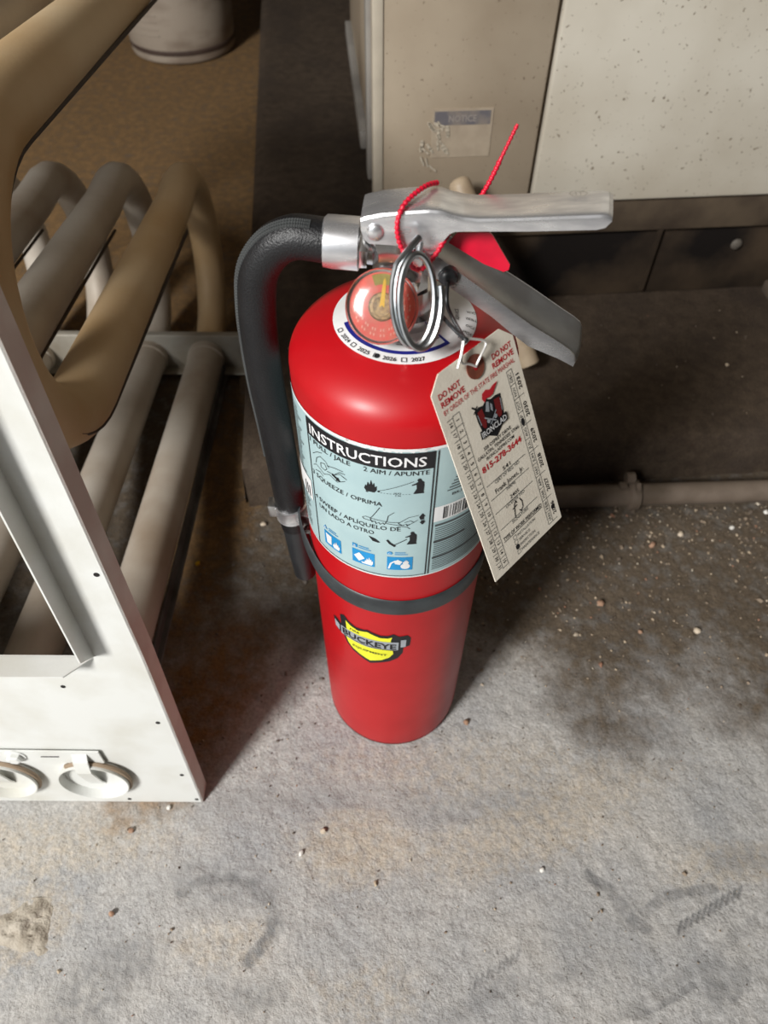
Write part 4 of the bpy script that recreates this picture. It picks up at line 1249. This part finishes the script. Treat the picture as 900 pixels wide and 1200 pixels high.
# month and year columns
KG += [line2d(49.0, 99.0, 48.8, 3.0, 0.26), line2d(53.0, 99.0, 52.6, 3.0, 0.26)]
for k, s in enumerate(('JAN', 'FEB', 'MAR', 'APR', 'MAY', 'JUN', 'JUL', 'AUG', 'SEP', 'OCT', 'NOV', 'DEC')):
    y = 3.0 + 8.0 * k
    KG += [line2d(48.9, y, 52.8, y, 0.24), text2d(s, 1.9, 51.8, y + 4.0, 'C', 5.2, 0.0, 90)]
for k, s in enumerate(('2026', '2027', '2028', '2029', '2030', '2031')):
    y = 3.0 + 16.0 * k
    KG.append(line2d(52.8, y, 57.0, y, 0.24))
    K.append(text2d(s, 2.5, 57.0, y + 7.4, 'C', 8.6, 0.012, 90))
KG.append(line2d(48.9, 99, 53, 99, 0.24))
sig = [stroke2d(p, 0.62) for p in ([(27.4, 27.0), (28.6, 31.6), (30.2, 33.0), (30.6, 31.6)], [(26.8, 29.8), (30.2, 30.4)], [(27.4, 27.0), (26.8, 24.4)], [(33.4, 32.4), (34.6, 30.0), (34.2, 26.6), (32.2, 25.2), (31.2, 26.4)])]
part('lettering', lay(join(*K), tmap(0.0002)), M_INK, card)
part('grey_lettering', lay(join(*KG), tmap(0.0002)), M_INKG, card)
part('red_lettering', lay(join(*RD[:5]), tmap(0.0002)), M_INKR, card)
part('phone_number', lay(RD[5], tmap(0.0002)), M_INKR, card)
part('signature', lay(join(*sig), tmap(0.0002)), M_INK, card)
# shield emblem with plumed helmet
em = part('emblem_shield', lay(poly2d([(21.6, 92.6), (25, 93.2), (28, 92.4), (31, 94.2), (34, 92.6), (37.4, 92.8), (41.2, 92.0), (40.4, 86), (39.6, 80), (36.6, 76.2), (31.2, 73.0), (26, 76.4), (22.8, 80.4), (21.8, 86)]), tmap(0.0002)), M_INK, card)
part('emblem_field', lay(join(poly2d([(23.0, 91.2), (26.6, 91.6), (27.2, 84), (25.6, 79.6), (23.8, 83)]), poly2d([(39.8, 90.8), (35.6, 91.4), (34.8, 84), (36.6, 79.6), (38.8, 82.6)])), tmap(0.0004)), M_MAROON, em)
part('emblem_helmet', lay(join(poly2d([(28.2, 89), (30.4, 93.2), (32, 92.4), (31.2, 89.2), (30.6, 87.4)]), poly2d([(32.6, 91.4), (33.8, 89.8), (33.0, 86.4), (31.8, 88)]), line2d(26.4, 86.4, 35.0, 79.8, 0.7), line2d(35.2, 86.0, 27.4, 79.4, 0.6), circ2d(28.6, 83.6, 1.3, 8), circ2d(33.8, 83.2, 1.2, 8), line2d(22.6, 90, 23.2, 84, 0.5), line2d(40.0, 90, 39.2, 83.4, 0.5)), tmap(0.0005)), M_SILVER, em)
part('emblem_plume', lay(poly2d([(29.6, 93.2), (28.4, 95.6), (29.4, 98.0), (32.2, 98.8), (35.0, 97.4), (37.6, 98.4), (41.6, 98.6), (38.8, 96.4), (36.2, 94.2), (33.2, 94.0), (31.2, 94.6)]), tmap(0.0004)), M_INKR, em)
part('emblem_sword', lay(join(line2d(20.6, 95.4, 26.4, 89.4, 0.9), line2d(20.6, 91.6, 24.2, 94.4, 0.6)), tmap(0.0003)), M_INK, em)
bn = part('emblem_banner', lay(poly2d([(20.4, 77.2), (31, 76.6), (41, 77.2), (41.4, 81.6), (31, 81.0), (20.8, 81.6)]), tmap(0.0006)), M_INK, em)
part('banner_lettering', lay(text2d('IRONCLAD', 3.0, 30.9, 77.7, 'C', 19.0, 0.015), tmap(0.0008)), M_INKW, em)
# fibre eyelet
NE = 32
V, F = [], []
for r_, h in ((6.0, 0.0001), (6.0, 0.0006), (1.7, 0.0006), (1.7, -0.0006)):
    for k in range(NE):
        t = 2 * math.pi * k / NE
        V.append(((30.6 + r_ * math.cos(t)) / 1000, -h, (112.2 + r_ * math.sin(t)) / 1000))
for i in range(3):
    for k in range(NE): F.append((i * NE + k, i * NE + (k + 1) % NE, (i + 1) * NE + (k + 1) % NE, (i + 1) * NE + k))
el = part('eyelet', (V, F), M_EYELET, tg)
part('eyelet_hole', lay(circ2d(30.6, 112.2, 1.7, 20), tmap(0.0007)), mat('seen_through_red', lin(170, 16, 30), 0.5), el)


def W(x, y, h): return (x / 1000, -h / 1000, y / 1000)


wp = smooth_path([W(30.6, 112.2, 0.4), W(33.0, 115.5, 2.2), W(37.6, 119.0, 3.0), W(38.6, 120.8, 3.0), W(37.2, 122.6, 3.2), W(31.0, 126.4, 3.6), W(26.8, 128.6, 3.8), W(25.4, 128.2, 3.6), W(21.6, 123.0, 3.2), W(17.6, 123.4 - 5.0, 2.8)], 5)
part('wire', tube(wp, 0.00062, 8), M_WIREW, tg, True)
wp = smooth_path([W(26.0, 128.4, 2.6), W(22.6, 121.6, 2.0), W(21.8, 119.4, 1.8), W(23.2, 117.6, 1.6), W(27.0, 115.4, 1.2), W(30.6, 112.2, 0.8)], 5)
part('wire', tube(wp, 0.00062, 8), M_WIREW, tg, True)
# black cord from the bolt cap and the ring down to the wire
inv = tM.inverted()
exl = Vector((0.0102, 0.3132, 0))
wl = lambda a, b, z: inv @ (Vector(vf(a, b, z)) + exl)
hook = Vector(W(26.4, 128.2, 3.6))
for st_, midp in (((20.6, -16.0, 488.5), (21.5, -22.0, 478)), ((15.5, -31.5, 490.0), (18.5, -31.0, 480)),):
    part('cord', tube(smooth_path([wl(*st_), wl(*midp), hook], 8), 0.0010, 8), M_PLASTIC, tg, True)
part('cord_knot', sphere(tuple(hook), 0.0016, 8, 6), M_PLASTIC, tg, True)

# ------------------------------------------------------------------ loose bits on the floor
M_PEB = [mat('pebble_pale', lin(206, 190, 168), 0.8), mat('pebble_brown', lin(164, 130, 106), 0.8), mat('pebble_white', lin(228, 224, 216), 0.7), mat('pebble_grey', lin(120, 112, 104), 0.8)]


def pebble_mesh(seed, r, sc):
    g = np.random.default_rng(seed)
    v, f = sphere((0, 0, 0), r, 8, 6, sc)
    return [tuple(np.array(p) * (0.8 + 0.4 * g.random())) for p in v], f


pebs = [(546, 847, 0.0042, 1, 'round brown pebble on the floor just right of the extinguisher base'),
        (703, 708, 0.0060, 1, 'reddish brown pebble on the floor in the middle of the dirt right of the extinguisher'),
        (816, 740, 0.0055, 0, 'pale irregular pebble on the dirt at the right'),
        (764, 640, 0.0055, 1, 'reddish pebble on the floor in front of the pipe coupling'),
        (797, 627, 0.0050, 0, 'pale tan pebble on the floor right of the pipe coupling'),
        (897, 601, 0.0050, 2, 'white pebble at the right end of the floor pipe'),
        (857, 619, 0.0042, 2, 'small white pebble below the floor pipe'),
        (379, 974, 0.0040, 0, 'orange tan crumb on the bare concrete front of the extinguisher'),
        (353, 1000, 0.0034, 2, 'small white chip on the floor beside the sandy patch'),
        (154, 974, 0.0036, 1, 'brown crumb on the floor below the cream panel'),
        (131, 1071, 0.0036, 1, 'brown crumb on the floor at the lower left'),
        (198, 947, 0.0030, 2, 'small white chip at the bottom edge of the cream panel'),
        (750, 741, 0.0036, 1, 'small brown pebble lying between the larger pebbles at right'),
        (635, 1020, 0.0032, 2, 'small white chip on the bare floor in the front'),
        (232, 661, 0.0045, -1, 'tiny yellow plastic scrap on the brown floor beside the lower tube'),
        (309, 615, 0.0048, 0, 'pale stone chip on the floor below the corner of the pad')]
for i, (px, py, r, mi, lbl) in enumerate(pebs):
    g = ground(px, py)
    o = part('plastic_scrap' if mi < 0 else 'pebble', pebble_mesh(50 + i, r * 0.75, (1, 0.85, 0.65)), M_PEB[mi] if mi >= 0 else mat('yellow_scrap', lin(226, 186, 20), 0.5), None, True)
    o.location = (g.x, g.y, r * 0.36)
    o.rotation_euler = (0, 0, random.random() * 6)
    tag(o, lbl, 'scrap' if mi < 0 else 'pebble')

M_GRIT = mat('mixed_grit', lin(206, 190, 168), 0.8)
_n = M_GRIT.node_tree
_gi = _n.nodes.new('ShaderNodeNewGeometry')
_rp = [n for n in _n.nodes if n.type == 'VALTORGB'][0]
_rp.color_ramp.interpolation = 'CONSTANT'
for _p, _c in ((0.0, lin(96, 84, 72)), (0.35, lin(136, 120, 102)), (0.70, lin(176, 158, 134)), (0.90, lin(206, 194, 174)), (0.95, lin(150, 110, 88))):
    _e = _rp.color_ramp.elements.new(_p) if _p not in (0.0,) else _rp.color_ramp.elements[0]
    _e.position, _e.color = _p, (*_c, 1)
_n.links.new(_gi.outputs['Random Per Island'], _rp.inputs['Fac'])
# grit: uncountable, one object per place
tet_v = np.array([(1, 0, -0.5), (-0.5, 0.87, -0.5), (-0.5, -0.87, -0.5), (0.1, 0.05, 0.9), (0.7, 0.7, 0.3), (-0.8, 0.1, 0.4)])
tet_f = [(0, 1, 2), (0, 4, 3), (0, 1, 4), (1, 5, 3), (1, 3, 4), (1, 2, 5), (2, 0, 3), (2, 3, 5)]


def scatter(name, n, region, size, m, label, zf=lambda x, y: -0.0003):
    V, F = [], []
    k = 0
    for _ in range(n):
        x, y = region()
        if (x - 0.0102) ** 2 + (y - 0.3132) ** 2 < 0.066 ** 2: continue
        s = size * math.exp(rng.normal(0, 0.45))
        a = rng.random() * 6.28
        c, sn = math.cos(a), math.sin(a)
        v = tet_v * s * (0.7 + 0.6 * rng.random(3))
        z = zf(x, y)
        for p in v: V.append((x + p[0] * c - p[1] * sn, y + p[0] * sn + p[1] * c, z + p[2] * 0.8 + s * 0.25))
        F += [tuple(i + k for i in q) for q in tet_f]
        k += 6
    o = part(name, (V, F), m)
    tag(o, label, 'grit', kind='stuff')


def reg_right():
    while True:
        x, y = 0.05 + 0.75 * rng.random(), 0.30 + 0.27 * rng.random()
        if rng.random() < min(1, max(0.04, (y - 0.30) / 0.22)) and y < 0.535 + 0.09 * (x + 0.1): return x, y


def reg_left(): return -0.22 + 0.16 * rng.random(), 0.22 + 0.5 * rng.random()


def reg_front(): return -0.36 + 0.75 * rng.random(), 0.02 + 0.30 * rng.random() ** 0.8


def reg_pad():
    p = PADC + PA * (0.02 + 1.1 * rng.random()) + PB * (0.01 + 0.235 * rng.random())
    return p.x, p.y


scatter('floor_grit', 2600, reg_right, 0.0010, M_GRIT, 'pale and brown grit strewn over the dirt in front of the pipe')
scatter('corner_grit', 260, reg_left, 0.0009, M_PEB[3], 'dark grit on the brown floor between tubes and pad')
scatter('fine_grains', 760, reg_front, 0.00055, M_GRIT, 'fine pale and dark grains on the bare concrete in front')
scatter('pad_grit', 230, reg_pad, 0.0011, M_GRIT, 'pale grit strewn over the concrete pad', lambda x, y: PAD_H - 0.0005)

# dry dirt clod at the lower left
g0 = ground(28, 1086)
V, F = [], []
nc = 26
for i in range(nc):
    for j in range(nc):
        u, v = i / (nc - 1) * 2 - 1, j / (nc - 1) * 2 - 1
        d = math.hypot(u, v) * (1 + 0.25 * math.sin(3 * math.atan2(v, u) + 1))
        h = max(0, 1 - d ** 1.5)
        n1 = float(vnoise(np.array(u), np.array(v), 5, 31)) + 0.6 * float(vnoise(np.array(u), np.array(v), 11, 32))
        V.append((u * 0.030, v * 0.022, 0.0066 * h * (0.1 + 1.1 * n1) - 0.0024))
for i in range(nc - 1):
    for j in range(nc - 1): F.append((i * nc + j, (i + 1) * nc + j, (i + 1) * nc + j + 1, i * nc + j + 1))
o = part('dirt_clod', (V, F), mat('dry_dirt', lin(178, 169, 155), 0.9, col2=lin(154, 144, 129), scale=60, bump=0.8, bscale=400), None, True, 60)
o.location = (g0.x, g0.y, 0)
tag(o, 'crumbly heap of dry tan dirt on the floor at the lower left', 'dirt')
